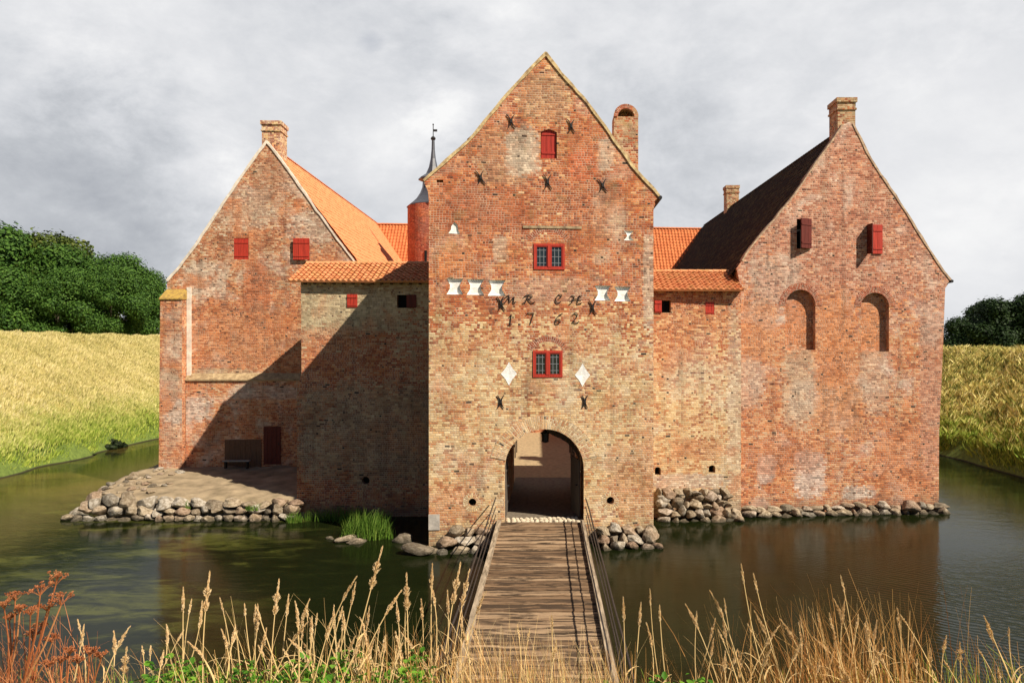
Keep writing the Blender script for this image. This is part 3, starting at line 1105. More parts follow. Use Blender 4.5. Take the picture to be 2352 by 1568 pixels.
# corner stone, threshold
bs = MB()
a, b = T.uv(985, 1181), T.uv(1010, 1216)
bs.box2((a[0] - 0.01, -0.035, b[1]), (b[0], 0.3, a[1]))
bs.build('corner_stone', simple_mat('pale_granite', (0.42, 0.38, 0.33), 0.3, 5, 0.9, bump=0.4), tower)
# gate leaves folded back inside the passage
for s, uu_ in ((-1, gl), (1, gr)):
    M = Matrix.Translation((uu_ - s * 0.06, 0.55, 0)) @ Matrix.Rotation(R(84 if s < 0 else 96), 4, 'Z')
    leaf = plank_panel('gate_leaf', M_DOORW, tower, 0.0, 1.45, DECK + 0.05, zs + 0.25, 0.0, 0.06, 5, True, M=M)
    hn = MB()
    hn.tube([(uu_ - s * 0.14, 0.8, 2.05), (uu_ - s * 0.22, 0.8, 2.05)], 0.03)
    hn.build('iron_latch', M_IRON, leaf)
th = MB()
tq = random.Random(3)
for k in range(64):
    tx_, ty_ = gl + 0.1 + (gr - gl - 0.2) * ((k % 16) + 0.5) / 16 + tq.uniform(-0.04, 0.04), 0.10 + 0.20 * (k // 16) + tq.uniform(-0.04, 0.04)
    rr0 = tq.uniform(0.07, 0.11)
    i0 = len(th.v)
    for (q_, h_) in ((1.0, 0.0), (0.85, 0.035), (0.45, 0.055)):
        for j in range(8):
            an = j * math.pi / 4
            th.v.append((tx_ + math.cos(an) * rr0 * q_, ty_ + math.sin(an) * rr0 * q_, DECK - 0.025 + h_ * tq.uniform(0.8, 1.1)))
    for L0 in (0, 1):
        for j in range(8):
            th.f.append((i0 + L0 * 8 + j, i0 + L0 * 8 + (j + 1) % 8, i0 + L0 * 8 + 8 + (j + 1) % 8, i0 + L0 * 8 + 8 + j))
    th.f.append(tuple(i0 + 16 + j for j in range(8)))
th.build('threshold_cobbles', simple_mat('sunlit_threshold_stone', (0.56, 0.47, 0.34), 0.4, 6, 0.9, bump=0.3), tower)  # brighter copy of the passage cobbles, sunlight painted into the tone
# dark timber under the crown on the right
tbm = MB()
for k in range(6):
    a_, b_ = R(84 - k * 11), R(84 - (k + 1) * 11)
    P0 = [(gc[0] + (hw - 0.01) * math.cos(q_), gc[1] + (zc - zs - 0.01) * math.sin(q_)) for q_ in (a_, b_)]
    d0 = 0.26 if k else 0.16
    tbm.quad((P0[0][0], 0.62, P0[0][1] - d0), (P0[1][0], 0.62, P0[1][1] - 0.26), (P0[1][0], 0.62, P0[1][1]), (P0[0][0], 0.62, P0[0][1]))
    tbm.quad((P0[0][0], 0.62, P0[0][1] - d0), (P0[0][0], 0.82, P0[0][1] - d0), (P0[1][0], 0.82, P0[1][1] - 0.26), (P0[1][0], 0.62, P0[1][1] - 0.26))
tbm.build('arch_timber', M_DARKW, tower)
# chimney standing on the right slope, its hood an arched opening
cc = W(1438, 300, 33.0)
cw = 56 / FX * 33.0
ch = MB()
ztop = W(1438, 240, 33.0).z
hr = cw / 2
x0, x1 = cc.x - hr, cc.x + hr
zb = 14.0
prof = [(x0, zb), (x1, zb)] + arch(x0, x1, ztop - hr, hr, 14)
op = [(cc.x - hr + 0.17, ztop - hr), (cc.x + hr - 0.17, ztop - hr)] + arch(cc.x - hr + 0.17, cc.x + hr - 0.17, ztop - hr + 0.02, hr - 0.17, 10)[1:-1]
ch.wall(prof, [(op, 0.75, True)], 33.0, (0, 0.95, 0))
stack = ch.build('chimney', M_SMALL, tower, local=False)
sh = MB()
sh.v = [(p[0], 33.6, p[1]) for p in op]
sh.f = [tuple(t) for t in tessellate_polygon([[Vector((p[0], p[1], 0)) for p in op]])]
sh.build('chimney_shade_sheet', M_BLACK, stack, local=False)
cr = MB()
pi, po = ring_pts((cc.x, ztop - hr), hr - 0.17, hr + 0.02, 0, math.pi, 16)
arch_ring('chimney_hood', M_ARCHR, stack, [tuple((tower.matrix_world.inverted() @ Vector((p[0], 33, p[1]))).xz) for p in pi],
          [tuple((tower.matrix_world.inverted() @ Vector((p[0], 33, p[1]))).xz) for p in po], (tower.matrix_world.inverted() @ Vector((cc.x, 32.985, 0))).y, 0.0)
# lantern on an iron bracket under the arch crown
lan = tower.matrix_world
lantern = thing('lantern', tuple(lan @ Vector(((gl + gr) / 2 + 0.12, 0.9, zc - 0.32))), T.a, 'small dark iron lantern hanging under the crown of the gate archway', 'lantern')
l = MB()
l.tube([(0, 0, 0.34), (0, 0, 0.10)], 0.015)
l.tube([(-0.1, 0, 0.34), (0.1, 0, 0.34)], 0.02)
l.build('bracket', M_IRON, lantern)
l = MB()
l.lathe([(0.01, 0.12), (0.14, 0.02), (0.15, 0.0), (0.11, 0.0), (0.10, -0.22), (0.12, -0.24), (0.03, -0.28)], n=6)
l.v = [(p[0] * 1.3, p[1] * 1.3, p[2] * 1.3 + 0.05) for p in l.v]
l.build('lamp_housing', M_IRON, lantern)
l = MB()
l.lathe([(0.092, -0.01), (0.085, -0.21)], n=6)
l.build('lamp_glass', M_GLASS, lantern)

def body(mb, Q, ua, ub, za, zb, top, y0, L):
    """the long part of a wing behind its gable: walls up under the roof slopes"""
    c, n = math.cos(Q.a), math.sin(Q.a)
    sh = n * y0 / c
    poly = [(ua + sh, -0.7), (ub + sh, -0.7), (ub + sh, zb - 0.35), (top[0] + sh, top[1] - 0.5), (ua + sh, za - 0.35)]
    mb.wall(poly, [], y0, Q.along_y(L - 0.6), True, True)


# ================================================================== RIGHT WING (gable on the right)
Q = P['right']
rw = Q.thing('brick_wing', 'big gabled brick wing on the right with two blind arches and a dark roof slope', 'building')
rl = rough_edge(Q.poly([(1700, 660), (1692, 616), (1729, 562), (1814, 461), (1886, 358), (1936, 287)]), 0.35, 0.02, 6)
rr_ = rough_edge(Q.poly([(1959, 283), (2001, 365), (2079, 483), (2126, 558), (2167, 621), (2184, 643)]), 0.35, 0.02, 7)
bl_, br_ = Q.uv(1698, 1160)[0], Q.uv(2156, 1165)[0]
outer = [(bl_, -0.7), (br_, -0.7), Q.uv(2157, 1000), Q.uv(2166, 800), Q.uv(2171, 662)] + rr_[::-1] + [Q.uv(1948, 281)] + rl[::-1] + [Q.uv(1700, 900)]


def niche(x0, x1, ysp, ytop, ybot):
    a = Q.uv(x0, ybot)
    b = Q.uv(x1, ybot)
    s_ = Q.uv((x0 + x1) / 2, ysp)[1]
    t_ = Q.uv((x0 + x1) / 2, ytop)[1]
    return [(a[0], a[1]), (b[0], b[1] if False else a[1])] + arch(a[0], b[0], s_, t_ - s_, 14)


n1, n2 = niche(1804, 1873, 702, 665, 803), niche(1977, 2042, 704, 672, 807)
w1, w2 = rect(Q, 1830, 503, 1862, 571), rect(Q, 1991, 516, 2025, 583)
mb = MB()
RWL = 34.0
mb.wall(outer, [(n1, 0.27, True), (n2, 0.27, True), (w1, 0.3, True), (w2, 0.3, True)], 0.0, Q.along_y(0.6))
body(mb, Q, bl_ + 0.02, br_ - 0.02, Q.uv(1690, 622)[1], Q.uv(2184, 643)[1], Q.uv(1946, 290), 0.6, RWL)
mb.build('wall', M_RIGHT, rw)
sQ = Q.Yc / FX
for nn in (n1, n2):
    cu = (nn[0][0] + nn[1][0]) / 2
    h_ = (nn[1][0] - nn[0][0]) / 2
    zsp = nn[2][1]
    rise = max(p[1] for p in nn) - zsp
    pi, po = [], []
    for k in range(25):
        a = math.pi * k / 24
        pi.append((cu + h_ * math.cos(a), zsp + rise * math.sin(a)))
        po.append((cu + (h_ + 0.30) * math.cos(a), zsp + (rise + 0.30) * math.sin(a)))
    arch_ring('niche_arch_ring', M_ARCHR, rw, pi, po, -0.015, 0.0)
# open shutters, and black sheets as shade in the openings
for (wr, hx, ang, mat, label) in ((w1, 'r', 24, M_DRED, 'dark shaded shutter swung half open'), (w2, 'l', 88, M_DRED, 'shutter leaf standing straight out from the wall')):
    k = MB()
    k.v = [(p[0], 0.29, p[1]) for p in wr]
    k.f = [(0, 1, 2, 3)]
    k.build('window_shade_sheet', M_BLACK, rw)
    wd = wr[1][0] - wr[0][0]
    if hx == 'r':
        M = Matrix.Translation((wr[1][0], -0.02, 0)) @ Matrix.Rotation(R(ang), 4, 'Z') @ Matrix.Translation((-wd, -0.05, 0))
        s = plank_panel('shutter', mat, rw, 0, wd, wr[0][1], wr[2][1], 0, 0.05, 3, True, M=M)
    else:
        M = Matrix.Translation((wr[0][0], -0.02, 0)) @ Matrix.Rotation(R(-ang), 4, 'Z')
        s = plank_panel('shutter', mat, rw, 0, wd * 0.62, wr[0][1], wr[2][1], 0, 0.05, 2, True, M=M)
        s2 = plank_panel('shutter', M_REDB, rw, wr[0][0] + wd * 0.36, wr[1][0] + 0.02, wr[0][1], wr[2][1], -0.06, 0.05, 2, True)
        s2['label'] = 'bright red closed shutter leaf'
    s['label'] = label
strip_along('verge', M_VERGEB, rw, rl[3:], 0.04, -0.02, 0.2, seed=14)
strip_along('verge', M_VERGEB, rw, rr_, 0.06, -0.03, 0.2, seed=15)


def qw(pl, x, y, back=0.0):
    u, z = pl.uv(x, y)
    return Vector((pl.Xc + u * math.cos(pl.a), pl.Yc + u * math.sin(pl.a) + back, z))


ra, rb = qw(Q, 1946, 290, 0.2), qw(Q, 1946, 290, RWL)
ea, eb = qw(Q, 1690, 622, 0.15), qw(Q, 1690, 622, RWL - 6.5)
fa, fb = qw(Q, 1760, 524, 0.15), qw(Q, 1760, 524, RWL - 6.5)
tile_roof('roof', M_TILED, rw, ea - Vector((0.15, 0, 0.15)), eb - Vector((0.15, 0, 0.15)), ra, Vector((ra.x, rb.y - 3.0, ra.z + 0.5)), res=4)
tile_roof('roof', M_TILEM, rw, qw(Q, 2184, 645, 0.15), qw(Q, 2184, 645, RWL), ra, rb, res=2)
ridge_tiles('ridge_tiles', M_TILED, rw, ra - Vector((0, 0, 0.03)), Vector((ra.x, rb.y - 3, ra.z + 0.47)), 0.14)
gt = MB()
e = qw(Q, 2183, 646)
gt.tube([e + Vector((0.03, -0.1, 0)), e + Vector((0.03, RWL, 0))], 0.07, 8)
gt.build('gutter', M_IRON, rw, local=False)
dep = 34.75
cbase = W(1943, 300, dep)
ctop = W(1943, 226, dep).z
chimney(rw, M_SMALL, (cbase.x, dep + 0.45, 15.9), 0.80, 1.05, ctop - 15.9, simple_mat('mossy_cap', (0.06, 0.07, 0.03), 0.5, 5, 0.95), 0.07)
d2 = 55.5
c2 = W(1682, 430, d2)
chimney(rw, M_SMALL, (c2.x + 0.05, d2 + 0.5, 14.0), 0.90, 0.9, c2.z + 0.15 - 14.0, None, 0.06)

# ================================================================== LEFT WING
Q = P['left']
lw = Q.thing('brick_wing', 'gabled brick wing on the left with an orange roof, beside the stone-edged terrace', 'building')
rl = rough_edge(Q.poly([(383, 644), (410, 614), (442, 571), (484, 509), (560, 396), (612, 323)]), 0.35, 0.02, 8)
rr_ = rough_edge(Q.poly([(612, 323), (650, 371), (709, 455), (765, 534), (819, 604), (872, 672)]), 0.35, 0.02, 9)
a = Q.uv(380, 1068)[0]
b = Q.uv(846, 900)[0]
outer = [(a, 0.2), (b, 0.2), Q.uv(846, 672)] + rr_[::-1] + rl[::-1][1:] + [Q.uv(385, 668)]
s1, s2_ = rect(Q, 537, 547, 571, 596), rect(Q, 674, 549, 711, 598)
LWL = 27.0
mb = MB()
mb.wall(outer, [(s1, 0.12, True), (s2_, 0.12, True)], 0.0, Q.along_y(0.6))
body(mb, Q, a + 0.02, b - 0.02, Q.uv(383, 644)[1], Q.uv(850, 645)[1], Q.uv(613, 330), 0.6, LWL)
mb.build('wall', M_LEFT, lw)
plank_panel('shutter', M_REDB, lw, s1[0][0], s1[1][0], s1[0][1], s1[2][1], 0.015, 0.05, 3)
plank_panel('shutter', M_REDB, lw, s2_[0][0] + 0.02, s2_[1][0] + 0.03, s2_[0][1] + 0.02, s2_[2][1] + 0.02, -0.16, 0.05, 3)
# thickened base with a sloping ledge, and the corner buttress
lb = MB()
u0, u1 = Q.uv(431, 900)[0], Q.uv(720, 900)[0]
zl, zh = Q.uv(560, 872)[1], Q.uv(560, 857)[1]
prof = [(-0.0, zh), (-0.28, zl + 0.04), (-0.28, zl - 0.03), (-0.20, zl - 0.03), (-0.20, 0.2)]
for (y0, z0), (y1, z1) in zip(prof[:-1], prof[1:]):
    lb.quad((u0, y1, z1), (u1, y1, z1), (u1, y0, z0), (u0, y0, z0))
lb.build('thick_base', M_LEFT, lw)
ld = MB()
ld.quad((u0, -0.284, zl + 0.04), (u1, -0.284, zl + 0.04), (u1, -0.004, zh + 0.004), (u0, -0.004, zh + 0.004))
ld.quad((u0, -0.284, zl - 0.034), (u1, -0.284, zl - 0.034), (u1, -0.284, zl + 0.04), (u0, -0.284, zl + 0.04))
ld.build('sloping_ledge', simple_mat('ledge_brick', (0.38, 0.28, 0.155), 0.45, 5, 0.95, bump=0.6, col2=(0.20, 0.13, 0.07)), lw)
bu = MB()
ub0, ub1 = Q.uv(377, 900)[0], Q.uv(430, 900)[0]
ub0t = Q.uv(381, 690)[0]
zt, zt2 = Q.uv(400, 687)[1], Q.uv(400, 664)[1]
bu.v = [(ub0, -0.62, 0.1), (ub1, -0.62, 0.1), (ub1, -0.62, zt), (ub0t, -0.62, zt), (ub0, 0.3, 0.1), (ub1, 0.0, 0.1), (ub1, 0.0, zt), (ub0t, 0.3, zt)]
bu.f = [(0, 1, 2, 3), (1, 5, 6, 2), (4, 0, 3, 7), (3, 2, 6, 7)]
but = bu.build('buttress', M_LEFT, lw)
bc = MB()
bc.v = [(ub0t - 0.05, -0.68, zt + 0.003), (ub1 + 0.03, -0.68, zt + 0.003), (ub1 + 0.03, 0.002, zt2), (ub0t + 0.05, 0.002, zt2), (ub0t - 0.05, -0.68, zt - 0.06), (ub1 + 0.03, -0.68, zt - 0.06), (ub1 + 0.03, 0.002, zt + 0.003), (ub0t - 0.05, 0.3, zt + 0.003)]
bc.f = [(0, 1, 2, 3), (4, 5, 1, 0), (5, 6, 2, 1), (7, 4, 0, 3), (4, 7, 6, 5)]
bc.build('buttress_cap', M_LICHEN, but)
pb = MB()
x0, x1 = Q.uv(430.5, 800)[0], Q.uv(440, 800)[0]
pb.box2((x0, -0.10, zl), (x1, 0.02, zt2 + 0.1))
pb.build('mortar_strip', M_LVERGE, lw)
strip_along('verge', M_LVERGE, lw, rl, 0.10, -0.06, 0.3, seed=24)
strip_along('verge', M_LVERGE, lw, rr_, 0.07, -0.05, 0.2, seed=25)
# door, side panel and bench board in the shade
d0 = rect(Q, 609, 978, 648, 1064)
dr = plank_panel('door', M_DRED, lw, d0[0][0], d0[1][0], d0[0][1], d0[2][1], -0.26, 0.05, 4)
hm = MB()
hm.tube([(d0[1][0] - 0.1, -0.29, d0[0][1] + 1.0), (d0[1][0] - 0.1, -0.29, d0[0][1] + 1.15)], 0.02)
hm.build('door_handle', M_IRON, dr)
M_BOARD = simple_mat('brown_boarding', (0.14, 0.072, 0.042), 0.4, 4.0, 0.8, stretch=(6, 6, 0.5), bump=0.2)
d1 = rect(Q, 520, 1008, 604, 1088)
plank_panel('board_panel', M_BOARD, lw, d1[0][0], d1[1][0], 1.15, d1[2][1], -0.25, 0.04, 7)
# bench in front of the boards
bp = Q.uv(556, 1088)
bc_ = Vector((Q.Xc + bp[0], Q.Yc - 0.75, 1.16))
bench = thing('bench', tuple(bc_), Q.a, 'low pale plank bench in the shade before the dark boarding', 'bench')
k = MB()
k.box((0, 0, 0.42), (1.35, 0.30, 0.05))
k.build('seat', simple_mat('pale_bench_wood', (0.30, 0.27, 0.23), 0.2, 4, 0.8), bench)
for sx_ in (-0.55, 0.55):
    k = MB()
    k.box((sx_, 0, 0.195), (0.07, 0.26, 0.39))
    k.build('leg', M_DARKW, bench)
ra, rb = qw(Q, 613, 330, 0.1), qw(Q, 613, 330, LWL)
rax, ray = ra.x, ra.y
er = qw(Q, 868, 668, 0.1)
tile_roof('roof', M_TILEO, lw, (er.x + 0.12, ray, er.z), (er.x + 0.12, ray + LWL, er.z), (rax + 0.03, ray, ra.z), (rax + 0.03, ray + LWL, ra.z), tile=0.30, rowh=0.36, amp=0.02, lift=0.022, res=4)
el_ = qw(Q, 383, 645, 0.1)
tile_roof('roof', M_TILEO, lw, (el_.x, ray, el_.z), (el_.x, ray + LWL, el_.z), (rax - 0.03, ray, ra.z), (rax - 0.03, ray + LWL, ra.z), tile=0.30, rowh=0.36, res=2)
ridge_tiles('ridge_tiles', M_TILEO, lw, (rax, ray + 0.3, ra.z - 0.02), (rax, ray + LWL, ra.z - 0.02), 0.14)
dep = 40.6
cb = W(619, 340, dep)
chimney(lw, M_PALEBR, (cb.x + 0.05, dep + 0.62, 16.4), 0.98, 1.15, W(619, 277, dep).z - 16.4, simple_mat('grey_cap', (0.30, 0.27, 0.22), 0.4, 5, 0.95), 0.07, rz=R(2))

# ================================================================== REAR WING and TURRET
rear = thing('rear_range', (0, 60, 0), 0, 'long rear range with red-orange tiled roof seen behind the courtyard walls', 'building')
zr = W(900, 513, 65).z
mb = MB()
mb.v = [(-19, 59.5, 0.7), (19, 59.5, 0.7), (19, 59.5, 10.8), (-19, 59.5, 10.8), (-19, 70.5, 0.7), (19, 70.5, 0.7), (19, 70.5, 10.8), (-19, 70.5, 10.8), (-19, 65, zr - 0.2), (19, 65, zr - 0.2)]
mb.f = [(0, 1, 2, 3), (5, 4, 7, 6), (4, 0, 3, 8, 7), (1, 5, 6, 9, 2)]
mb.build('wall', M_LEFT, rear, local=False)
tile_roof('roof', M_TILER, rear, (-19, 59.2, 10.7), (19, 59.2, 10.7), (-19, 65, zr), (19, 65, zr - 0.55), tile=0.27, rowh=0.36, amp=0.04, res=6)
tile_roof('roof', M_TILER, rear, (-19, 70.8, 10.7), (19, 70.8, 10.7), (-19, 65, zr), (19, 65, zr - 0.55), tile=0.30, rowh=0.36, res=2)
ridge_tiles('ridge_tiles', M_TILER, rear, (-19, 65, zr), (19, 65, zr - 0.55), 0.15)
td = 53.0
tc = W(995, 600, td)
tur = thing('stair_turret', (tc.x, td, 0.7), 0, 'round red brick stair turret with lead spire peeking out left of the gate tower', 'turret')
rT = 58 / FX * td
zt = W(995, 476, td).z - 0.7
mb = MB()
mb.lathe([(rT, 0), (rT, zt)], n=40)
for i, (r_, z_) in enumerate([(rT, 0)]):
    pass
tb = MB()
N_ = 40
for k in range(N_ + 1):
    an = 2 * math.pi * k / N_
    for z_ in (0, zt):
        tb.v.append((rT * math.cos(an), rT * math.sin(an), z_))
        tb.uv.append((an * rT, z_ + 0.7))
for k in range(N_):
    tb.f.append((2 * k, 2 * k + 2, 2 * k + 3, 2 * k + 1))
tb.build('wall', M_TURRET, tur)


def zz_(y):
    return W(995, y, td).z - 0.7


sp = MB()
k_ = td / FX
sp.lathe([(rT - 0.05, zt - 0.05), (61 * k_, zt - 0.04), (61 * k_, zt + 0.05), (50 * k_, zz_(466)), (38 * k_, zz_(455)), (30 * k_, zz_(443)), (25 * k_, zz_(430)), (24 * k_, zz_(418)), (34 * k_, zz_(414)),
          (34 * k_, zz_(411)), (17 * k_, zz_(400)), (10 * k_, zz_(384)), (6 * k_, zz_(365)), (4 * k_, zz_(345)), (3.2 * k_, zz_(320)), (0.5 * k_, zz_(318))], n=8)
sp_o = sp.build('spire', M_LEADROOF, tur)
fn = MB()
fn.lathe([(0.0, zz_(324)), (5 * k_, zz_(321)), (6 * k_, zz_(318)), (4 * k_, zz_(315)), (1 * k_, zz_(313)), (0.9 * k_, zz_(288)), (2.2 * k_, zz_(286)), (0.2 * k_, zz_(284))], n=10)
fn.box((0.14, 0, zz_(300)), (0.28, 0.02, 0.16))
fn.build('finial', M_IRON, sp_o)
sl = MB()
an = math.radians(-98)
c = Vector((rT * math.cos(an), rT * math.sin(an) - 0.01, zz_(595)))
sl.box(c, (0.16, 0.1, 0.75))
sl.build('window_slit', M_BLACK, tur)

# ================================================================== CURTAIN WALLS
Q = P['lcur']
lc = Q.thing('curtain_wall', 'shaded brick curtain wall with tiled top, between left wing and gate tower', 'wall')
a0 = Q.uv(691, 800)[0]
a1 = Q.uv(1036, 800)[0]
ztop = Q.uv(835, 648)[1]
s1, s2_ = rect(Q, 797, 676, 821, 706), rect(Q, 912, 677, 954, 707)
outer = [(Q.uv(682, 1100)[0], -0.7), (a1, -0.7), (a1, ztop), (a0, ztop), Q.uv(692.5, 856), Q.uv(682, 890)]
lp = Q.uv(840, 1103)
mb = MB()
mb.wall(outer, [(s1, 0.12, True), (s2_, 0.35, True), (circle(lp, 0.17, 10), 0.4, True)], 0.0, Q.along_y(6.3))
mb.build('wall', M_LCUR, lc)
kk = MB()
kk.v = [(p[0], 0.34, p[1]) for p in s2_]
kk.f = [(0, 1, 2, 3)]
kk.build('window_shade_sheet', M_BLACK, lc)
plank_panel('shutter', M_REDB, lc, s1[0][0], s1[1][0], s1[0][1], s1[2][1], -0.03, 0.05, 3)
wd = s2_[1][0] - s2_[0][0]
plank_panel('shutter', M_DRED, lc, s2_[0][0] + wd * 0.52, s2_[1][0] + 0.05, s2_[0][1], s2_[2][1], -0.06, 0.05, 2)
pf = MB()
for k in range(16):                       # dentil course and plate under the eave
    x = a0 + 0.15 + k * (a1 - a0 - 0.3) / 15
    pf.box2((x, -0.16, ztop - 0.10), (x + 0.11, 0.0, ztop + 0.02))
pf.box2((a0 - 0.2, -0.2, ztop + 0.021), (a1, 0.2, ztop + 0.10))
pf.build('eave_plate', M_TIMB, lc)
zE = ztop + 0.02
Xl, Xr = qw(Q, 668, 648, -0.3).x, -4.25
rY = Q.Yc + 2.15
zR = W(835, 603, rY).z
tile_roof('roof', M_TILE, lc, (Xl, Q.Yc - 0.36, zE), (Xr, Q.Yc - 0.30, zE - 0.02), (Xl + 0.05, rY, zR), (Xr, rY, zR), amp=0.04, lift=0.045)
tile_roof('roof', M_TILE, lc, (Xl + 0.25, rY + 4.2, zE - 0.6), (Xr, rY + 4.2, zE - 0.6), (Xl + 0.05, rY, zR), (Xr, rY, zR), res=3)
ridge_tiles('ridge_tiles', M_TILEM, lc, (Xl, rY, zR - 0.02), (Xr, rY, zR - 0.02), 0.13)
Q = P['rcur']
rc = Q.thing('curtain_wall', 'sunlit yellow brick curtain wall with tiled top, between gate tower and right wing', 'wall')
a0, a1 = Q.uv(1456, 800)[0], Q.uv(1702, 800)[0]
ztop = Q.uv(1600, 668)[1]
s1, s2_ = rect(Q, 1504, 690, 1541, 718), rect(Q, 1620, 693, 1641, 722)
dh1 = rect(Q, 1504, 1075, 1518, 1090)
dh2 = rect(Q, 1628, 1071, 1643, 1085)


def dome(q):
    return q[:2] + arch(q[0][0], q[1][0], q[2][1] - 0.05, 0.11, 6)


mb = MB()
mb.wall([(a0, -0.7), (a1, -0.7), (a1, ztop), (a0, ztop)], [(s1, 0.35, True), (s2_, 0.1, True), (dome(dh1), 0.5, True), (dome(dh2), 0.5, True)], 0.0, Q.along_y(3.4))
mb.build('wall', M_RCUR, rc)
for dq in (dome(dh1), dome(dh2)):
    kk = MB()
    kk.v = [(p[0], 0.42, p[1]) for p in dq]
    kk.f = [tuple(t) for t in tessellate_polygon([[Vector((p[0], p[1], 0)) for p in dq]])]
    kk.build('drain_shade_sheet', M_BLACK, rc)
kk = MB()
kk.v = [(p[0], 0.30, p[1]) for p in s1]
kk.f = [(0, 1, 2, 3)]
kk.build('window_shade_sheet', M_BLACK, rc)
wd = s1[1][0] - s1[0][0]
plank_panel('shutter', M_REDB, rc, s1[0][0] - 0.02, s1[0][0] + wd * 0.42, s1[0][1], s1[2][1], -0.06, 0.05, 2)
plank_panel('shutter', M_REDB, rc, s2_[0][0], s2_[1][0], s2_[0][1], s2_[2][1], 0.01, 0.05, 3)
pf = MB()
pf.box2((a0, -0.2, ztop + 0.002), (a1, 0.2, ztop + 0.08))
pf.build('eave_plate', M_TIMB, rc)
zE = ztop + 0.02
rY = Q.Yc + 1.95
zR = W(1600, 622, rY).z
xa, xb = 3.9, qw(Q, 1703, 660, -0.3).x
tile_roof('roof', M_TILE, rc, (xa, Q.Yc - 0.42, zE), (xb, Q.Yc - 0.32, zE), (xa, rY, zR), (xb - 0.1, rY, zR), amp=0.04, lift=0.045)
tile_roof('roof', M_TILE, rc, (xa, rY + 2.2, zE - 0.1), (xb, rY + 2.2, zE - 0.1), (xa, rY, zR), (xb, rY, zR), res=3)
ridge_tiles('ridge_tiles', M_TILEM, rc, (xa, rY, zR - 0.02), (xb - 0.1, rY, zR - 0.02), 0.13)
for c in ports:
    k = MB()
    k.v = [(p[0], 0.36, p[1]) for p in circle(c, 0.15)]
    k.f = [tuple(range(14))]
    k.build('port_shade_disc', M_BLACK, tower)  # black disc set in the port in place of real shade
c = lp
k = MB()
k.v = [(p[0], 0.3, p[1]) for p in circle(c, 0.17, 10)]
k.f = [tuple(range(10))]
k.build('port_shade_disc', M_BLACK, lc)

# ================================================================== TERRAIN, WATER, COURTYARD
NP = np.random.default_rng(11)


def sstep(x, a, b):
    t = np.clip((x - a) / (b - a), 0, 1)
    return t * t * (3 - 2 * t)


def hills(x, y, s):
    return (np.sin(x * 0.9 * s + 1.3) * np.sin(y * 0.7 * s + 0.4) + 0.6 * np.sin(x * 1.9 * s - y * 1.3 * s + 2) + 0.4 * np.sin(y * 2.7 * s + x * 0.8 * s))


MX0, MX1, MY0, MY1 = -31.4, 27.2, 11.5, 96.0


def terrain_h(x, y):
    x = np.asarray(x, float)
    y = np.asarray(y, float)
    rad = 7.0
    cx_, cy_ = (MX0 + MX1) / 2, (MY0 + MY1) / 2
    wob = 0.35 * hills(x, y, 0.35)
    qx = np.abs(x - cx_) - (MX1 - MX0) / 2 + rad
    qy = np.abs(y - cy_) - (MY1 - MY0) / 2 + rad
    sd_ = np.hypot(np.maximum(qx, 0), np.maximum(qy, 0)) + np.minimum(np.maximum(qx, qy), 0) - rad + wob * sstep(y, 14, 24)
    left = sstep(-x, 5, 25)
    far = sstep(y, 16, 36)
    crest = 5.48 + far * (left * 2.95 + (1 - left) * 1.35)
    width = 7.6 + far * (left * 4.6 + (1 - left) * 3.2)
    t = np.clip(sd_ / width, 0, 1)
    up = crest * (0.10 * sstep(t, 0, 0.04) + 0.90 * (t ** 0.92) * 1.0)
    up = np.where(t < 1, up, crest)
    down = crest - (crest - 4.2) * sstep(sd_, width + 4, width + 22)
    h = np.where(sd_ < 0, np.maximum(sd_ * 0.8, -1.6), np.where(t < 1, up, down))
    return h + np.where(sd_ > 0.5, 0.10 * hills(x, y, 1.0) * sstep(sd_, 0.5, 3), 0) - 0.02


xs = np.unique(np.concatenate([np.linspace(-1600, -90, 24), np.linspace(-90, 80, 190), np.linspace(80, 1600, 24)]))
ys = np.unique(np.concatenate([np.linspace(-400, -8, 16), np.linspace(-8, 30, 64), np.linspace(30, 130, 90), np.linspace(130, 2600, 26)]))
XX, YY = np.meshgrid(xs, ys)
ZZ = terrain_h(XX, YY)
mb = MB()
mb.v = [tuple(p) for p in np.stack([XX.ravel(), YY.ravel(), ZZ.ravel()], 1)]
nx_, ny_ = len(xs), len(ys)
mb.f = [(j * nx_ + i, j * nx_ + i + 1, (j + 1) * nx_ + i + 1, (j + 1) * nx_ + i) for j in range(ny_ - 1) for i in range(nx_ - 1)]


def terrain_mat():
    m, g, b = new_mat('grassy_earth')
    p = g.coord('Object')
    n1 = g.noise(p, 0.35, 5, 0.6)
    n2 = g.noise(g.vscale(p, (3, 3, 1.0)), 1.8, 5, 0.7)
    z = g.sep(p)[2]
    straw = g.ramp(g.clamp(g.add(g.mul(n2, 0.7), g.mul(g.sub(n1, 0.3), 0.5))), [(0.2, (0.16, 0.13, 0.035)), (0.5, (0.34, 0.27, 0.08)), (0.8, (0.46, 0.37, 0.14))])
    green = g.ramp(n2, [(0.25, (0.05, 0.08, 0.015)), (0.7, (0.15, 0.20, 0.04))])
    f = g.step(g.add(z, g.mul(g.sub(n1, 0.5), 2.6)), 1.2, 2.6)
    col = g.mix(f, green, straw)
    col = g.mix(g.step(z, 0.10, 0.02), col, (0.030, 0.026, 0.014))
    g._in(b.inputs['Base Color'], col)
    b.inputs['Roughness'].default_value = 0.95
    g._in(b.inputs['Normal'], g.bump(n2, 0.6, 0.1))
    return m


tag(mb.build('terrain', terrain_mat(), smooth=True, uv=False), kind='structure')


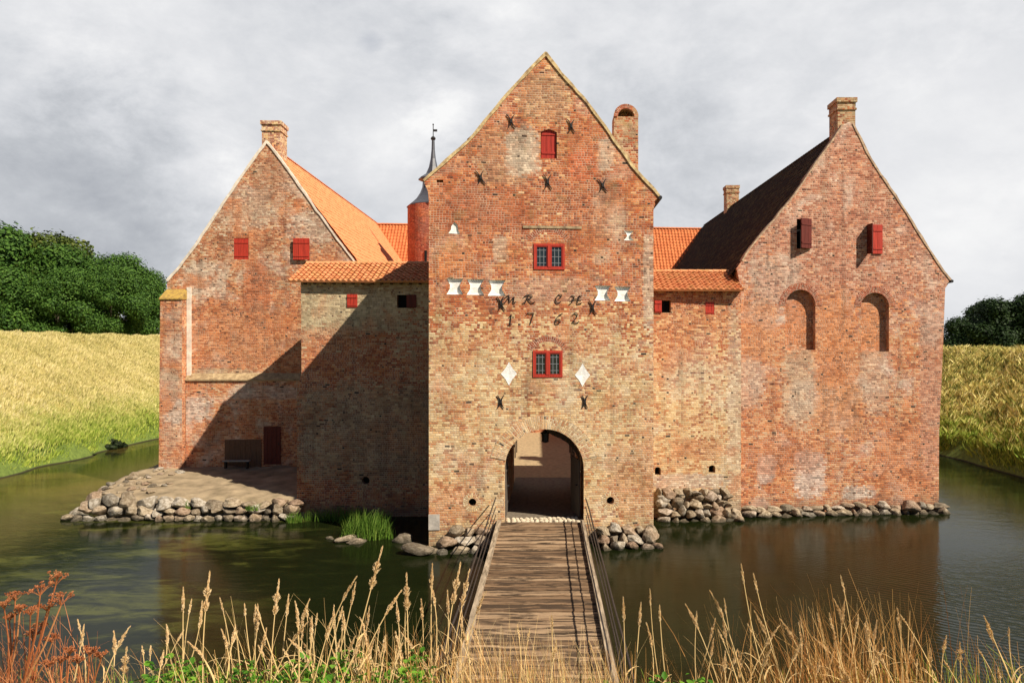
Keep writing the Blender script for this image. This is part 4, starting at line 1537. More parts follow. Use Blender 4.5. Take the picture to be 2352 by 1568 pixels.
def water_mat():
    m, g, b = new_mat('moat_water')
    p = g.coord('Object')
    x, y, z = g.sep(p)
    n1 = g.noise(g.vscale(p, (0.5, 1.0, 1)), 0.28, 6, 0.62, 0.6)
    n2 = g.noise(g.vscale(p, (0.55, 1.3, 1)), 1.0, 5, 0.65, 0.8)
    weed = g.step(g.add(g.mul(n1, 0.6), g.mul(n2, 0.5)), 0.52, 0.68)
    where = g.step(g.add(x, g.mul(n1, 6)), -3.0, -9.0)
    where2 = g.mul(g.step(x, 14.0, 20.0), 0.18)
    w_ = g.m('MAXIMUM', where, where2)
    deep = g.mix(n2, (0.0032, 0.0050, 0.0014), (0.0105, 0.0145, 0.0036))
    mud = g.mix(n2, (0.024, 0.026, 0.006), (0.080, 0.086, 0.016))
    col = g.mix(g.mul(weed, w_), deep, mud)
    shal = g.mul(g.step(y, 33.0, 41.0), g.step(x, -20.0, -24.0))
    col = g.mix(g.mul(shal, g.step(n1, 0.3, 0.6)), col, (0.070, 0.050, 0.014))
    g._in(b.inputs['Base Color'], col)
    g._in(b.inputs['Roughness'], g.lin(n2, 0.2, 0.8, 0.05, 0.14))
    b.inputs['IOR'].default_value = 1.18
    b.inputs['Specular IOR Level'].default_value = 0.23
    rp = g.noise(g.vscale(p, (1.0, 2.6, 1)), 3.2, 4, 0.6, 0.3)
    rp2 = g.noise(g.vscale(p, (1.0, 2.0, 1)), 0.8, 3, 0.5, 0.3)
    rip = g.mul(g.step(x, 7.0, 13.0), g.step(y, 30.0, 22.0))
    wv = g.node('ShaderNodeTexWave', {'Vector': g.vscale(p, (0.8, 1, 1))}, bands_direction='DIAGONAL')
    wv.inputs['Scale'].default_value = 2.2
    wv.inputs['Distortion'].default_value = 5.0
    wv.inputs['Detail'].default_value = 3.0
    h = g.add(g.mul(rp, 0.35), g.add(g.mul(rp2, 0.6), g.mul(g.mul(wv.outputs['Fac'], rip), 0.8)))
    g._in(b.inputs['Normal'], g.bump(h, 0.17, 0.06))
    return m


mb = MB()
mb.quad((MX0 - 4, 5, 0), (MX1 + 4, 5, 0), (MX1 + 4, MY1 + 4, 0), (MX0 - 4, MY1 + 4, 0))
tag(mb.build('water', water_mat(), uv=False), kind='structure')


def cobble_mat(name, c1, c2, scale=7.0):
    m, g, b = new_mat(name)
    p = g.coord('Object')
    vo = g.node('ShaderNodeTexVoronoi', {'Vector': p})
    vo.inputs['Scale'].default_value = scale
    n = g.noise(p, 1.2, 4)
    col = g.mix(g.clamp(g.add(g.mul(vo.outputs['Distance'], 0.9), g.mul(n, 0.2))), c1, c2)
    g._in(b.inputs['Base Color'], col)
    b.inputs['Roughness'].default_value = 0.9
    g._in(b.inputs['Normal'], g.bump(vo.outputs['Distance'], 0.5, -0.03))
    return m


mb = MB()
mb.quad((-18, 36.3, 0.76), (15, 36.3, 0.76), (15, 66, 0.76), (-18, 66, 0.76))
tag(mb.build('courtyard', cobble_mat('courtyard_cobbles', (0.46, 0.34, 0.19), (0.26, 0.19, 0.11), 5.0), uv=False), kind='structure')
gx0 = tw(gl, 0)
gx1 = tw(gr, 0)
mb = MB()
mb.v = [(gx0.x + 0.01, gx0.y + 0.02, 0.775), (gx1.x - 0.01, gx1.y + 0.02, 0.775), (gx1.x - 0.01, 39.0, 0.775), (gx0.x + 0.01, 39.0, 0.775)]
mb.f = [(0, 1, 2, 3)]
tag(mb.build('passage_floor', cobble_mat('shaded_passage_cobbles', (0.20, 0.165, 0.12), (0.10, 0.08, 0.06), 6.0), uv=False), kind='structure')  # cobbles coloured darker to paint in the passage shadow

# terrace of trodden sand beside the left wing
mb = MB()
NX, NY = 48, 38
rr = random.Random(5)
for j in range(NY + 1):
    for i in range(NX + 1):
        s, t = i / NX, j / NY
        y = 33.25 + t * 7.2
        x0 = -19.7 - 1.1 * t - 0.7 * math.sin(t * 3.0)
        x = x0 + (-10.6 - x0) * s
        edge = min(s * 9.8, (t * 7.2))
        z = 0.80 + 0.40 * t + 0.05 * min(1, edge / 1.5) + 0.03 * math.sin(x * 2.3 + y) + 0.02 * math.sin(x * 5.1 - y * 3.7) + rr.uniform(-0.02, 0.02)
        if i == 0 or j == 0:
            z = -0.5
        mb.v.append((x, y, z))
mb.f = [(j * (NX + 1) + i, j * (NX + 1) + i + 1, (j + 1) * (NX + 1) + i + 1, (j + 1) * (NX + 1) + i) for j in range(NY) for i in range(NX)]
M_SAND = simple_mat('trodden_sand', (0.32, 0.245, 0.155), 0.3, 1.1, 0.95, bump=0.45, col2=(0.15, 0.115, 0.068))
tag(mb.build('terrace_ground', M_SAND, uv=False, smooth=True), kind='structure')

# ================================================================== STONES
def stone_mat():
    m, g, b = new_mat('field_stone')
    oi = g.node('ShaderNodeObjectInfo').outputs['Random']
    p = g.coord('Object')
    pv = g.vadd(p, g.vec(g.mul(oi, 31.0), g.mul(oi, 17.0), 0))
    base = g.ramp(oi, [(0.0, (0.14, 0.115, 0.085)), (0.25, (0.32, 0.25, 0.17)), (0.5, (0.38, 0.31, 0.22)), (0.7, (0.28, 0.185, 0.125)), (0.85, (0.46, 0.41, 0.34)), (1.0, (0.20, 0.175, 0.14))])
    n = g.noise(pv, 2.2, 6, 0.68)
    n2 = g.noise(pv, 14.0, 3, 0.6)
    col = g.mix(g.step(n, 0.40, 0.62), g.mix(1.0, base, (0.50, 0.46, 0.40), 'MULTIPLY'), base)
    col = g.mix(g.mul(g.step(n2, 0.55, 0.7), 0.35), col, (0.55, 0.50, 0.42))
    wz = g.sep(g.node('ShaderNodeNewGeometry').outputs['Position'])[2]
    col = g.mix(g.mul(g.step(g.add(wz, g.mul(g.sub(n, 0.5), 0.25)), 0.22, 0.03), 0.8), col, (0.022, 0.020, 0.012))
    col = g.mix(g.mul(g.step(g.noise(pv, 3.3, 4), 0.62, 0.72), 0.3), col, (0.16, 0.16, 0.05))
    g._in(b.inputs['Base Color'], col)
    b.inputs['Roughness'].default_value = 0.9
    g._in(b.inputs['Normal'], g.bump(g.add(n, g.mul(n2, 0.3)), 0.5, 0.05))
    return m


M_STONE = stone_mat()


def rock_mesh(seed, flat=0.75, boxy=0.0):
    r = random.Random(seed)
    bm = bmesh.new()
    bmesh.ops.create_icosphere(bm, subdivisions=3, radius=1.0)
    planes = []
    for _ in range(10):
        n = Vector((r.gauss(0, 1), r.gauss(0, 1), r.gauss(0, 0.8))).normalized()
        planes.append((n, r.uniform(0.48, 0.82)))
    ph = [r.uniform(0, 6) for _ in range(6)]
    for v in bm.verts:
        p = v.co.copy()
        for n, d_ in planes:
            k = p.dot(n) - d_
            if k > 0:
                p -= n * k * 0.92
        w = 0.05 * (math.sin(p.x * 4 + ph[0]) + math.sin(p.y * 5 + ph[1]) + math.sin(p.z * 4.5 + ph[2])) + 0.02 * math.sin(p.x * 11 + ph[3]) * math.sin(p.y * 12 + ph[4])
        p *= 1 + w
        p.z *= flat
        v.co = p * 1.28
    me = bpy.data.meshes.new('stone')
    bm.to_mesh(me)
    bm.free()
    me.materials.append(M_STONE)
    return me


ROCKS = [rock_mesh(100 + k, 0.62 + 0.09 * (k % 4)) for k in range(9)]
ORD = ['first', 'second', 'third', 'fourth', 'fifth', 'sixth', 'seventh', 'eighth', 'ninth', 'tenth', 'eleventh', 'twelfth', 'thirteenth', 'fourteenth',
       'fifteenth', 'sixteenth', 'seventeenth', 'eighteenth', 'nineteenth', 'twentieth', 'twenty-first', 'twenty-second', 'twenty-third', 'twenty-fourth',
       'twenty-fifth', 'twenty-sixth', 'twenty-seventh', 'twenty-eighth', 'twenty-ninth', 'thirtieth', 'thirty-first', 'thirty-second', 'thirty-third', 'thirty-fourth',
       'thirty-fifth', 'thirty-sixth', 'thirty-seventh', 'thirty-eighth', 'thirty-ninth', 'fortieth']


def stone(p, sx, sy, sz, label, group, rz=None, tilt=0.25, name='boulder'):
    o = bpy.data.objects.new(name, rnd.choice(ROCKS))
    COL.objects.link(o)
    o.location = p
    o.scale = (sx / 2, sy / 2, sz / 2)
    o.rotation_euler = (rnd.uniform(-tilt, tilt), rnd.uniform(-tilt, tilt), rnd.uniform(0, 6.28) if rz is None else rz)
    return tag(o, label, 'boulder' if name == 'boulder' else 'stone', group)


def stone_row(pts, z, w, h, label, group, ydep=0.55, jit=0.05, skip=0.0, tilt=0.22, name='boulder', overlap=0.93):
    """stones set side by side along a plan polyline, left to right"""
    seg = [Vector((p[0], p[1], 0)) for p in pts]
    L = [0]
    for a, b in zip(seg[:-1], seg[1:]):
        L.append(L[-1] + (b - a).length)
    s, k = 0.0, 0
    while s < L[-1] - 0.15:
        ww = rnd.uniform(*w)
        c = s + ww / 2
        i = max(j for j in range(len(L) - 1) if L[j] <= min(c, L[-1] - 1e-6))
        t = (c - L[i]) / (L[i + 1] - L[i])
        p = seg[i].lerp(seg[i + 1], min(t, 1))
        an = math.atan2(seg[i + 1].y - seg[i].y, seg[i + 1].x - seg[i].x)
        hh = rnd.uniform(*h)
        if rnd.random() >= skip:
            stone((p.x, p.y + rnd.uniform(-jit, jit), z + hh * 0.36 + rnd.uniform(-0.07, 0.07)), ww, ydep * rnd.uniform(0.85, 1.2), hh, label(k), group, an + rnd.uniform(-0.25, 0.25), tilt, name)
            k += 1
        s += ww * overlap


def tl(row):
    return lambda k: f'boulder {ORD[k]} from the left in the {row} row of the terrace edge'


stone_row([(-20.9, 33.05), (-19.5, 32.8), (-10.95, 32.8)], -0.10, (0.35, 0.72), (0.36, 0.50), tl('waterline'), 'boulders edging the terrace', 0.6)
stone_row([(-20.3, 33.2), (-19.4, 33.0), (-10.85, 33.0)], 0.20, (0.40, 0.85), (0.36, 0.52), tl('middle'), 'boulders edging the terrace', 0.6)
stone_row([(-20.0, 33.35), (-19.2, 33.2), (-15.6, 33.2)], 0.42, (0.65, 1.0), (0.62, 0.85), tl('big upper'), 'boulders edging the terrace', 0.75)
stone_row([(-15.5, 33.2), (-10.8, 33.2)], 0.48, (0.55, 0.95), (0.36, 0.50), tl('top right'), 'boulders edging the terrace', 0.7)
stone_row([(-20.6, 39.6), (-21.1, 38.0), (-20.9, 36.4), (-20.2, 34.0)], 0.35, (0.45, 0.9), (0.5, 0.75), lambda k: f'boulder {ORD[k]} from the wall on the outer side of the terrace', 'boulders along the terrace side', 0.7)
stone_row([(-21.3, 39.4), (-21.6, 38.0), (-21.4, 36.2), (-20.8, 34.0)], -0.12, (0.4, 0.7), (0.4, 0.55), lambda k: f'low boulder {ORD[k]} from the wall at the waterline of the terrace side', 'boulders along the terrace side', 0.6)
for k in range(34):
    t_ = rnd.random()
    px_, py_ = -20.6 + 2.6 * rnd.random() ** 1.6 + 0.5 * t_, 33.7 + 5.4 * rnd.random()
    sz_ = rnd.uniform(0.18, 0.42)
    stone((px_, py_, 0.86 + 0.055 * (py_ - 33.25) + 0.02), sz_ * 1.2, sz_, sz_ * 0.7, f'loose stone lying on the sandy terrace, {ORD[k]} counted from the one laid nearest the water' if False else 'small loose stone lying on the sandy left shoulder of the terrace', 'loose stones on the terrace', name='loose_stone')


Q = P['rcur']


def rq(u, back=0.0):
    return (Q.Xc + u * math.cos(Q.a) - math.sin(Q.a) * back, Q.Yc + u * math.sin(Q.a) + back * math.cos(Q.a))


for k, (z, off) in enumerate(((-0.14, -0.75), (0.16, -0.55), (0.46, -0.38), (0.76, -0.24), (0.98, -0.16))):
    rname = ('waterline', 'second', 'third', 'fourth', 'top')[k]
    stone_row([rq(-1.85, off), rq(1.75 - k * 0.10, off)], z, (0.22, 0.66), (0.30, 0.52), lambda j, rname=rname: f'rubble stone {ORD[j]} from the gate tower in the {rname} row under the yellow wall',
              'rubble piled below the curtain wall', 0.5, 0.12, 0.06, 0.6, 'rubble_stone', 0.88)
Q = P['right']
stone_row([rq(-4.55, -0.42), rq(4.75, -0.42)], -0.14, (0.34, 0.72), (0.38, 0.52), lambda k: f'waterline stone {ORD[k]} from the left below the big right wing', 'stones along the right wing foot', 0.45, name='footing_stone')
stone_row([rq(-4.55, -0.22), rq(4.7, -0.22)], 0.16, (0.36, 0.75), (0.28, 0.42), lambda k: f'upper stone {ORD[k]} from the left below the big right wing', 'stones along the right wing foot', 0.4, name='footing_stone', skip=0.05)
p_ = rq(3.1, -0.45)
stone((p_[0], p_[1], 0.32), 0.75, 0.6, 0.75, 'largest pale stone at the foot of the right wing near its outer corner', 'stones along the right wing foot', name='footing_stone')
Q = T
for k, (z, off) in enumerate(((-0.15, -0.95), (0.12, -0.6), (0.38, -0.28))):
    rname = ('waterline', 'middle', 'top')[k]
    stone_row([rq(-4.5 + 0.5 * k, off), rq(-1.95, off)], z, (0.36, 0.85), (0.36, 0.55), lambda j, rname=rname: f'boulder {ORD[j]} in the {rname} row left of the bridge under the gate tower', 'boulders at the gate tower foot', 0.55)
    stone_row([rq(2.05, off), rq(4.35 - 0.1 * k, off)], z, (0.34, 0.7), (0.36, 0.5), lambda j, rname=rname: f'boulder {ORD[j]} in the {rname} row right of the bridge under the gate tower', 'boulders at the gate tower foot', 0.55)
p_ = rq(4.05, -0.5)
stone((p_[0], p_[1], 0.35), 0.75, 0.6, 0.75, 'squarish tan corner boulder at the right foot of the gate tower', 'boulders at the gate tower foot')
p_ = rq(-4.45, -1.15)
stone((p_[0], p_[1], 0.12), 1.2, 0.7, 0.60, 'long grey boulder at the left foot of the gate tower', 'boulders at the gate tower foot', 0.2)
stone((-5.45, 29.2, 0.06), 0.75, 0.6, 0.62, 'lone pointed tan boulder between reeds and gate tower', None)
stone((-7.75, 29.25, 0.02), 0.95, 0.6, 0.46, 'flat grey boulder left below the green reed clump', None)
stone((-7.2, 29.1, 0.0), 0.75, 0.5, 0.42, 'flat reddish boulder under the middle of the green reed clump', None)
stone((-8.4, 29.6, 0.0), 0.35, 0.3, 0.2, 'tiny stone barely above water left of the reed clump', None)


# ================================================================== BRIDGE
def deck_mat():
    m, g, b = new_mat('weathered_planks')
    u, v, _ = g.sep(g.coord('UV'))
    oi, oc = g.wn(g.vec(g.m('FLOOR', v), 3.0, 1.0))
    p = g.vec(g.add(g.mul(u, 0.9), g.mul(oi, 40)), g.mul(v, 0.8), 0)
    n = g.noise(g.vscale(p, (1.0, 6.0, 1)), 1.4, 5, 0.65)
    n2 = g.noise(g.vscale(p, (0.8, 1.5, 1)), 0.9, 5, 0.65, 0.6)
    col = g.ramp(g.clamp(g.add(g.mul(n, 0.75), g.mul(g.sub(oi, 0.35), 0.35))), [(0.15, (0.05, 0.028, 0.015)), (0.42, (0.20, 0.122, 0.066)), (0.75, (0.46, 0.325, 0.20))])
    col = g.mix(g.mul(g.step(n2, 0.46, 0.56), 0.93), col, (0.045, 0.028, 0.016))
    g._in(b.inputs['Base Color'], col)
    b.inputs['Roughness'].default_value = 0.85
    g._in(b.inputs['Normal'], g.bump(n, 0.7, 0.03))
    return m


BX0, BX1 = -1.72, 1.26
BY0, BY1 = 10.6, tw(0, 0).y - 0.02
bridge = thing('wooden_bridge', (0, (BY0 + BY1) / 2, 0), 0, 'weathered plank footbridge with iron rails leading to the gate', 'bridge')
mb = MB()
yy = BY0
k = 0
while yy < BY1 - 0.02:
    wv_ = min(rnd.uniform(0.19, 0.27), BY1 - yy)
    z0 = DECK + rnd.uniform(-0.012, 0.012)
    x0, x1 = BX0 - 0.02 + rnd.uniform(-0.03, 0.02), BX1 + 0.02 + rnd.uniform(-0.02, 0.03)
    nseg = 14
    i0 = len(mb.v)
    bend = rnd.uniform(-0.012, 0.012)
    for i in range(nseg + 1):
        t = i / nseg
        x = x0 + (x1 - x0) * t
        zw = z0 + bend * math.sin(t * 3.14) + rnd.uniform(-0.006, 0.006)
        e0, e1 = rnd.uniform(-0.006, 0.022), rnd.uniform(-0.022, 0.006)
        for (q, zz2, vv) in ((yy + e0 + 0.008, zw - 0.07, 0.02), (yy + e0 + 0.008, zw - 0.01, 0.06), (yy + e0 + 0.026, zw, 0.12), (yy + wv_ + e1 - 0.022, zw + rnd.uniform(-0.004, 0.004), 0.88), (yy + wv_ + e1 - 0.008, zw - 0.01, 0.94), (yy + wv_ + e1 - 0.008, zw - 0.07, 0.98)):
            mb.v.append((x, q, zz2))
            mb.uv.append((x, k + vv))
    for i in range(nseg):
        for j in range(5):
            a_ = i0 + i * 6 + j
            mb.f.append((a_, a_ + 6, a_ + 7, a_ + 1))
    yy += wv_
    k += 1
mb.build('deck', deck_mat(), bridge, local=False)
M_KERB = simple_mat('silvered_kerb_timber', (0.38, 0.30, 0.21), 0.4, 3.0, 0.85, stretch=(4, 0.5, 4), bump=0.5, col2=(0.13, 0.095, 0.06))
for (xk, nm) in ((BX0 - 0.075, 0), (BX1 + 0.075, 1)):
    mb = MB()
    y = BY0
    while y < BY1 - 0.3:
        l_ = min(rnd.uniform(3.0, 4.2), BY1 - 0.15 - y)
        mb.box((xk + rnd.uniform(-0.01, 0.01), y + l_ / 2, DECK + 0.055), (0.14, l_ - 0.02, 0.15))
        y += l_
    mb.build('kerb_beam', M_KERB, bridge, local=False)
for sx_ in (BX0 - 0.1, (BX0 + BX1) / 2, BX1 + 0.1):
    mb = MB()
    mb.box((sx_, (BY0 + BY1) / 2, DECK - 0.21), (0.22, BY1 - BY0 - 0.1, 0.26))
    mb.build('girder', M_DARKW, bridge, local=False)
for yp in (13.2, 16.9, 20.6, 24.3, 27.6):
    for xp in (BX0, BX1):
        mb = MB()
        mb.tube([(xp, yp, -1.5), (xp, yp, DECK - 0.35)], 0.13, 8)
        mb.build('pile', M_DARKW, bridge, local=False)
for (xr, s) in ((BX0 - 0.19, -1), (BX1 + 0.19, 1)):
    ys_ = [BY1 - 0.35 - 2.35 * k for k in range(8)]
    first = None
    rail = None
    rb_ = MB()
    for zr_ in (0.98, 0.66, 0.34):
        pts = [(xr + s * rnd.uniform(0.0, 0.03), y, DECK + zr_ + rnd.uniform(-0.015, 0.015)) for y in ys_]
        rb_.tube(pts, 0.024 if zr_ > 0.9 else 0.018, 6)
    rail = rb_.build('railing', M_RAIL, bridge, local=False)
    for y in ys_:
        pm = MB()
        pm.tube([(xr, y, DECK - 0.3), (xr, y, DECK + 1.0)], 0.034, 6)
        pm.tube([(xr, y, DECK + 0.75), (xr + s * 0.42, y, DECK - 0.16)], 0.02, 5)
        pm.build('post', M_RAIL, rail, local=False)

# ================================================================== VEGETATION
def mesh_np(name, V, F, mat, k=3, smooth=False):
    """fast mesh from arrays; faces all with k corners"""
    me = bpy.data.meshes.new(name)
    V = np.asarray(V, np.float32)
    F = np.asarray(F, np.int32)
    me.vertices.add(len(V))
    me.vertices.foreach_set('co', V.ravel())
    me.loops.add(F.size)
    me.loops.foreach_set('vertex_index', F.ravel())
    me.polygons.add(len(F))
    me.polygons.foreach_set('loop_start', np.arange(0, F.size, k, dtype=np.int32))
    me.polygons.foreach_set('loop_total', np.full(len(F), k, dtype=np.int32))
    if smooth:
        me.polygons.foreach_set('use_smooth', [True] * len(F))
    me.update(calc_edges=True)
    me.materials.append(mat)
    return me


def obj_of(me, name=None, parent=None):
    o = bpy.data.objects.new(name or me.name, me)
    COL.objects.link(o)
    if parent:
        o.parent = parent
    return o


def leaf_mat(name, stops, trans=0.25, rough=0.6, zgrad=None, spot=None):
    m, g, b = new_mat(name)
    r = g.node('ShaderNodeNewGeometry').outputs['Random Per Island']
    p = g.coord('Object')
    n = g.noise(p, 0.45 if spot is None else spot, 3, 0.6)
    f = g.clamp(g.add(g.mul(r, 0.6), g.mul(g.sub(n, 0.28), 0.75)))
    col = g.ramp(f, stops)
    if zgrad:
        z = g.sep(g.node('ShaderNodeNewGeometry').outputs['Position'])[2]
        col2 = g.ramp(f, zgrad[2])
        col = g.mix(g.step(g.add(z, g.add(g.mul(g.sub(n, 0.5), 2.4), g.mul(g.sub(r, 0.5), 1.0))), zgrad[0], zgrad[1]), col2, col)
    g._in(b.inputs['Base Color'], col)
    b.inputs['Roughness'].default_value = rough
    b.inputs['Specular IOR Level'].default_value = 0.15
    if trans:
        nt = m.node_tree
        tr = g.node('ShaderNodeBsdfTranslucent')
        g._in(tr.inputs['Color'], col)
        mx = g.node('ShaderNodeMixShader')
        mx.inputs[0].default_value = trans
        nt.links.new(b.outputs[0], mx.inputs[1])
        nt.links.new(tr.outputs[0], mx.inputs[2])
        nt.links.new(mx.outputs[0], nt.nodes['Material Output'].inputs['Surface'])
    return m


STRAW = [(0.0, (0.20, 0.19, 0.05)), (0.3, (0.48, 0.42, 0.145)), (0.6, (0.68, 0.575, 0.25)), (1.0, (0.78, 0.69, 0.42))]
STRAW2 = [(0.0, (0.07, 0.10, 0.02)), (0.30, (0.26, 0.26, 0.055)), (0.55, (0.72, 0.60, 0.19)), (1.0, (0.90, 0.80, 0.45))]
GREEN = [(0.0, (0.12, 0.19, 0.02)), (0.4, (0.28, 0.37, 0.045)), (0.75, (0.46, 0.50, 0.09)), (1.0, (0.60, 0.58, 0.18))]
M_GRASS_L = leaf_mat('dry_bank_grass', STRAW, 0.2, 0.7, (0.5, 4.6, GREEN), spot=0.30)
M_GRASS_R = leaf_mat('rough_bank_grass', STRAW2, 0.2, 0.7, (1.0, 3.2, GREEN), spot=0.55)


def bank_grass(name, n, box, hrange, width, mat, zmin=0.12, seed=1, lean=0.45, tall=None, clump=0.0):
    q = np.random.default_rng(seed)
    x = q.uniform(box[0], box[1], n * 2)
    y = q.uniform(box[2], box[3], n * 2)
    # denser where nearer to the viewer
    z = terrain_h(x, y)
    ok = z > zmin
    if clump:
        c = 0.8 * hills(x + 0.8 * hills(y, x, 0.9), y, 1.7) + 0.8 * hills(x + 3 + hills(y, x, 1.3), y - 2, 3.3)
        ok &= (q.uniform(-1.6, 1.6, n * 2) < c + 0.9)
    x, y, z = x[ok][:n], y[ok][:n], z[ok][:n]
    n = len(x)
    gx = 0.45
    vn = {}
    cell = (np.floor(x / gx).astype(int) * 7919 + np.floor(y / gx).astype(int) * 104729) % 4096
    tab = q.uniform(0.6, 1.5, 4096)
    h = q.uniform(hrange[0], hrange[1], n) * tab[cell]
    h = np.maximum(h, 0.12)
    w = width * q.uniform(0.6, 1.5, n)
    an = q.uniform(0, 2 * np.pi, n)
    la = q.normal(0.6, 0.9, n)
    ll = lean * q.uniform(0.2, 1.0, n) * h
    c, s = np.cos(an) * w, np.sin(an) * w
    V = np.empty((n, 4, 3))
    V[:, 0] = np.stack([x - c, y - s, z - 0.03], 1)
    V[:, 1] = np.stack([x + c, y + s, z - 0.03], 1)
    V[:, 2] = np.stack([x + c * 0.8 + np.cos(la) * ll * 0.35, y + s * 0.8 + np.sin(la) * ll * 0.35, z + h * 0.6], 1)
    V[:, 3] = np.stack([x + np.cos(la) * ll, y + np.sin(la) * ll, z + h], 1)
    F = np.arange(n * 4).reshape(n, 4)
    F = np.concatenate([F[:, [0, 1, 2]], F[:, [0, 2, 3]]])
    o = obj_of(mesh_np(name, V.reshape(-1, 3), F, mat))
    return tag(o, kind='stuff')


bank_grass('bank_grass', 330000, (-46.0, -31.0, 38, 97), (0.10, 0.30), 0.014, M_GRASS_L, seed=2, lean=0.7, zmin=0.02)
bank_grass('bank_grass', 130000, (27.0, 41.0, 38, 84), (0.20, 0.60), 0.018, M_GRASS_R, seed=3, lean=1.0, clump=1.0, zmin=0.02)
bank_grass('bank_grass', 30000, (-46, 42, 94, 110), (0.3, 0.6), 0.04, M_GRASS_L, seed=4)


# ------------------------------------------------------------------ trees
def tree_meshes(kind, seed, n_leaf, H, rad, lobes, mat):
    """crown of leaf-clump faces spread through many overlapping lobes; unit: metres"""
    q = np.random.default_rng(seed)
    C = []
    for k in range(lobes):
        t = q.uniform(0.12, 1.0)
        rr_ = rad * (0.35 + 0.75 * math.sin(min(1, t * 1.02) * math.pi * 0.80 + 0.45))
        a = q.uniform(0, 2 * np.pi)
        d_ = rr_ * q.uniform(0.25, 0.85)
        C.append((math.cos(a) * d_, math.sin(a) * d_, H * (0.10 + 0.80 * t), rad * q.uniform(0.24, 0.42)))
    C.append((0, 0, H * 0.62, rad * 0.6))
    C.append((0, 0, H * 0.86, rad * 0.4))
    C = np.array(C)
    wgt = C[:, 3] ** 2
    idx = q.choice(len(C), n_leaf, p=wgt / wgt.sum())
    dv = q.normal(0, 1, (n_leaf, 3))
    dv /= np.linalg.norm(dv, axis=1)[:, None]
    rr2 = C[idx, 3] * np.clip(q.normal(0.92, 0.14, n_leaf), 0.3, 1.3)
    pos = C[idx, :3] + dv * rr2[:, None] * np.array([1, 1, 0.85])
    nrm = dv + q.normal(0, 0.45, (n_leaf, 3)) + np.array([0, 0, 0.35])
    nrm /= np.linalg.norm(nrm, axis=1)[:, None]
    ref = q.normal(0, 1, (n_leaf, 3))
    a_ = np.cross(nrm, ref)
    a_ /= np.linalg.norm(a_, axis=1)[:, None]
    b_ = np.cross(nrm, a_)
    s = q.uniform(0.09, 0.22, n_leaf)[:, None]
    V = np.stack([pos - a_ * s, pos - b_ * s * 0.6 + nrm * s * 0.15, pos + a_ * s, pos + b_ * s * 0.6 + nrm * s * 0.15], 1)
    F = np.arange(n_leaf * 4).reshape(n_leaf, 4)
    crown = mesh_np('crown', V.reshape(-1, 3), F, mat, 4)
    mb = MB()
    mb.tube([(0, 0, -0.4), (0.05, 0.03, H * 0.2), (0.15, -0.1, H * 0.5), (0, 0, H * 0.85)], [0.34, 0.26, 0.17, 0.04], 8)
    for k in range(0, len(C) - 2, 2):
        c = C[k]
        z0 = max(0.15 * H, c[2] * 0.62)
        mb.tube([(0.08, 0, z0), (c[0] * 0.5, c[1] * 0.5, z0 + (c[2] - z0) * 0.6), (c[0], c[1], c[2])], [0.10, 0.06, 0.02], 5)
    return crown, mb


M_LEAFA = leaf_mat('dark_green_leaves', [(0.0, (0.010, 0.028, 0.005)), (0.35, (0.035, 0.085, 0.012)), (0.7, (0.075, 0.15, 0.022)), (1.0, (0.13, 0.20, 0.035))], 0.15)
M_LEAFB = leaf_mat('olive_green_leaves', [(0.0, (0.022, 0.034, 0.006)), (0.35, (0.055, 0.080, 0.012)), (0.7, (0.10, 0.13, 0.02)), (1.0, (0.17, 0.16, 0.035))], 0.15)
M_LEAFC = leaf_mat('deep_green_leaves', [(0.0, (0.006, 0.014, 0.004)), (0.4, (0.014, 0.032, 0.007)), (0.8, (0.030, 0.058, 0.011)), (1.0, (0.07, 0.10, 0.02))], 0.12)
M_BARK = simple_mat('tree_bark', (0.10, 0.075, 0.055), 0.4, 5, 0.9)
TREE_PROTO = {}
for key, sd_, nl, H, rad, lb_, mt in (('a', 3, 34000, 13.0, 5.6, 26, M_LEAFA), ('b', 5, 30000, 12.0, 5.0, 22, M_LEAFB), ('c', 8, 26000, 10.0, 4.8, 20, M_LEAFC)):
    TREE_PROTO[key] = tree_meshes(key, sd_, nl, H, rad, lb_, mt) + (H,)
_trunks = {}
tl_l = [('a', -73, 92, 16.6, 'dark green broadleaf tree at the left picture edge, tallest of the wood'), ('a', -66.5, 93, 16.6, 'second dark green tree from the left in the wood behind the bank'),
        ('b', -62.8, 96, 16.4, 'olive-topped tree rising over the middle of the left wood'), ('a', -58.2, 93, 13.2, 'dark green rounded tree right of the olive-topped one'),
        ('a', -54.2, 95, 11.2, 'green tree next to last before the left wing in the wood'), ('a', -51.6, 97, 9.2, 'dark green tree nearest the left wing'),
        ('a', -70.0, 86, 13.0, 'bright green lower tree in front at the left end of the wood'), ('a', -62.5, 87, 11.2, 'low dark bushy tree in front in the middle of the left wood'),
        ('a', -56.5, 88, 9.6, 'low dark green tree in front right in the left wood'), ('a', -51.5, 90, 8.6, 'low green tree in front beside the left wing edge'),
        ('b', -67, 103, 17.5, 'olive tree glimpsed at the back of the left wood')]
tl_r = [('c', 58.5, 108, 7.2, 'small dark tree just right of the right wing, lowest one'), ('c', 63.0, 107, 9.4, 'dark rounded tree second from the right wing'),
        ('c', 68.5, 106, 10.6, 'tall dark tree at the right picture edge beyond the bank'), ('c', 74.0, 108, 10.8, 'dark tree cut by the right picture edge'), ('c', 66.0, 114, 9.6, 'dark tree behind the gap of the right trees')]
done = {}
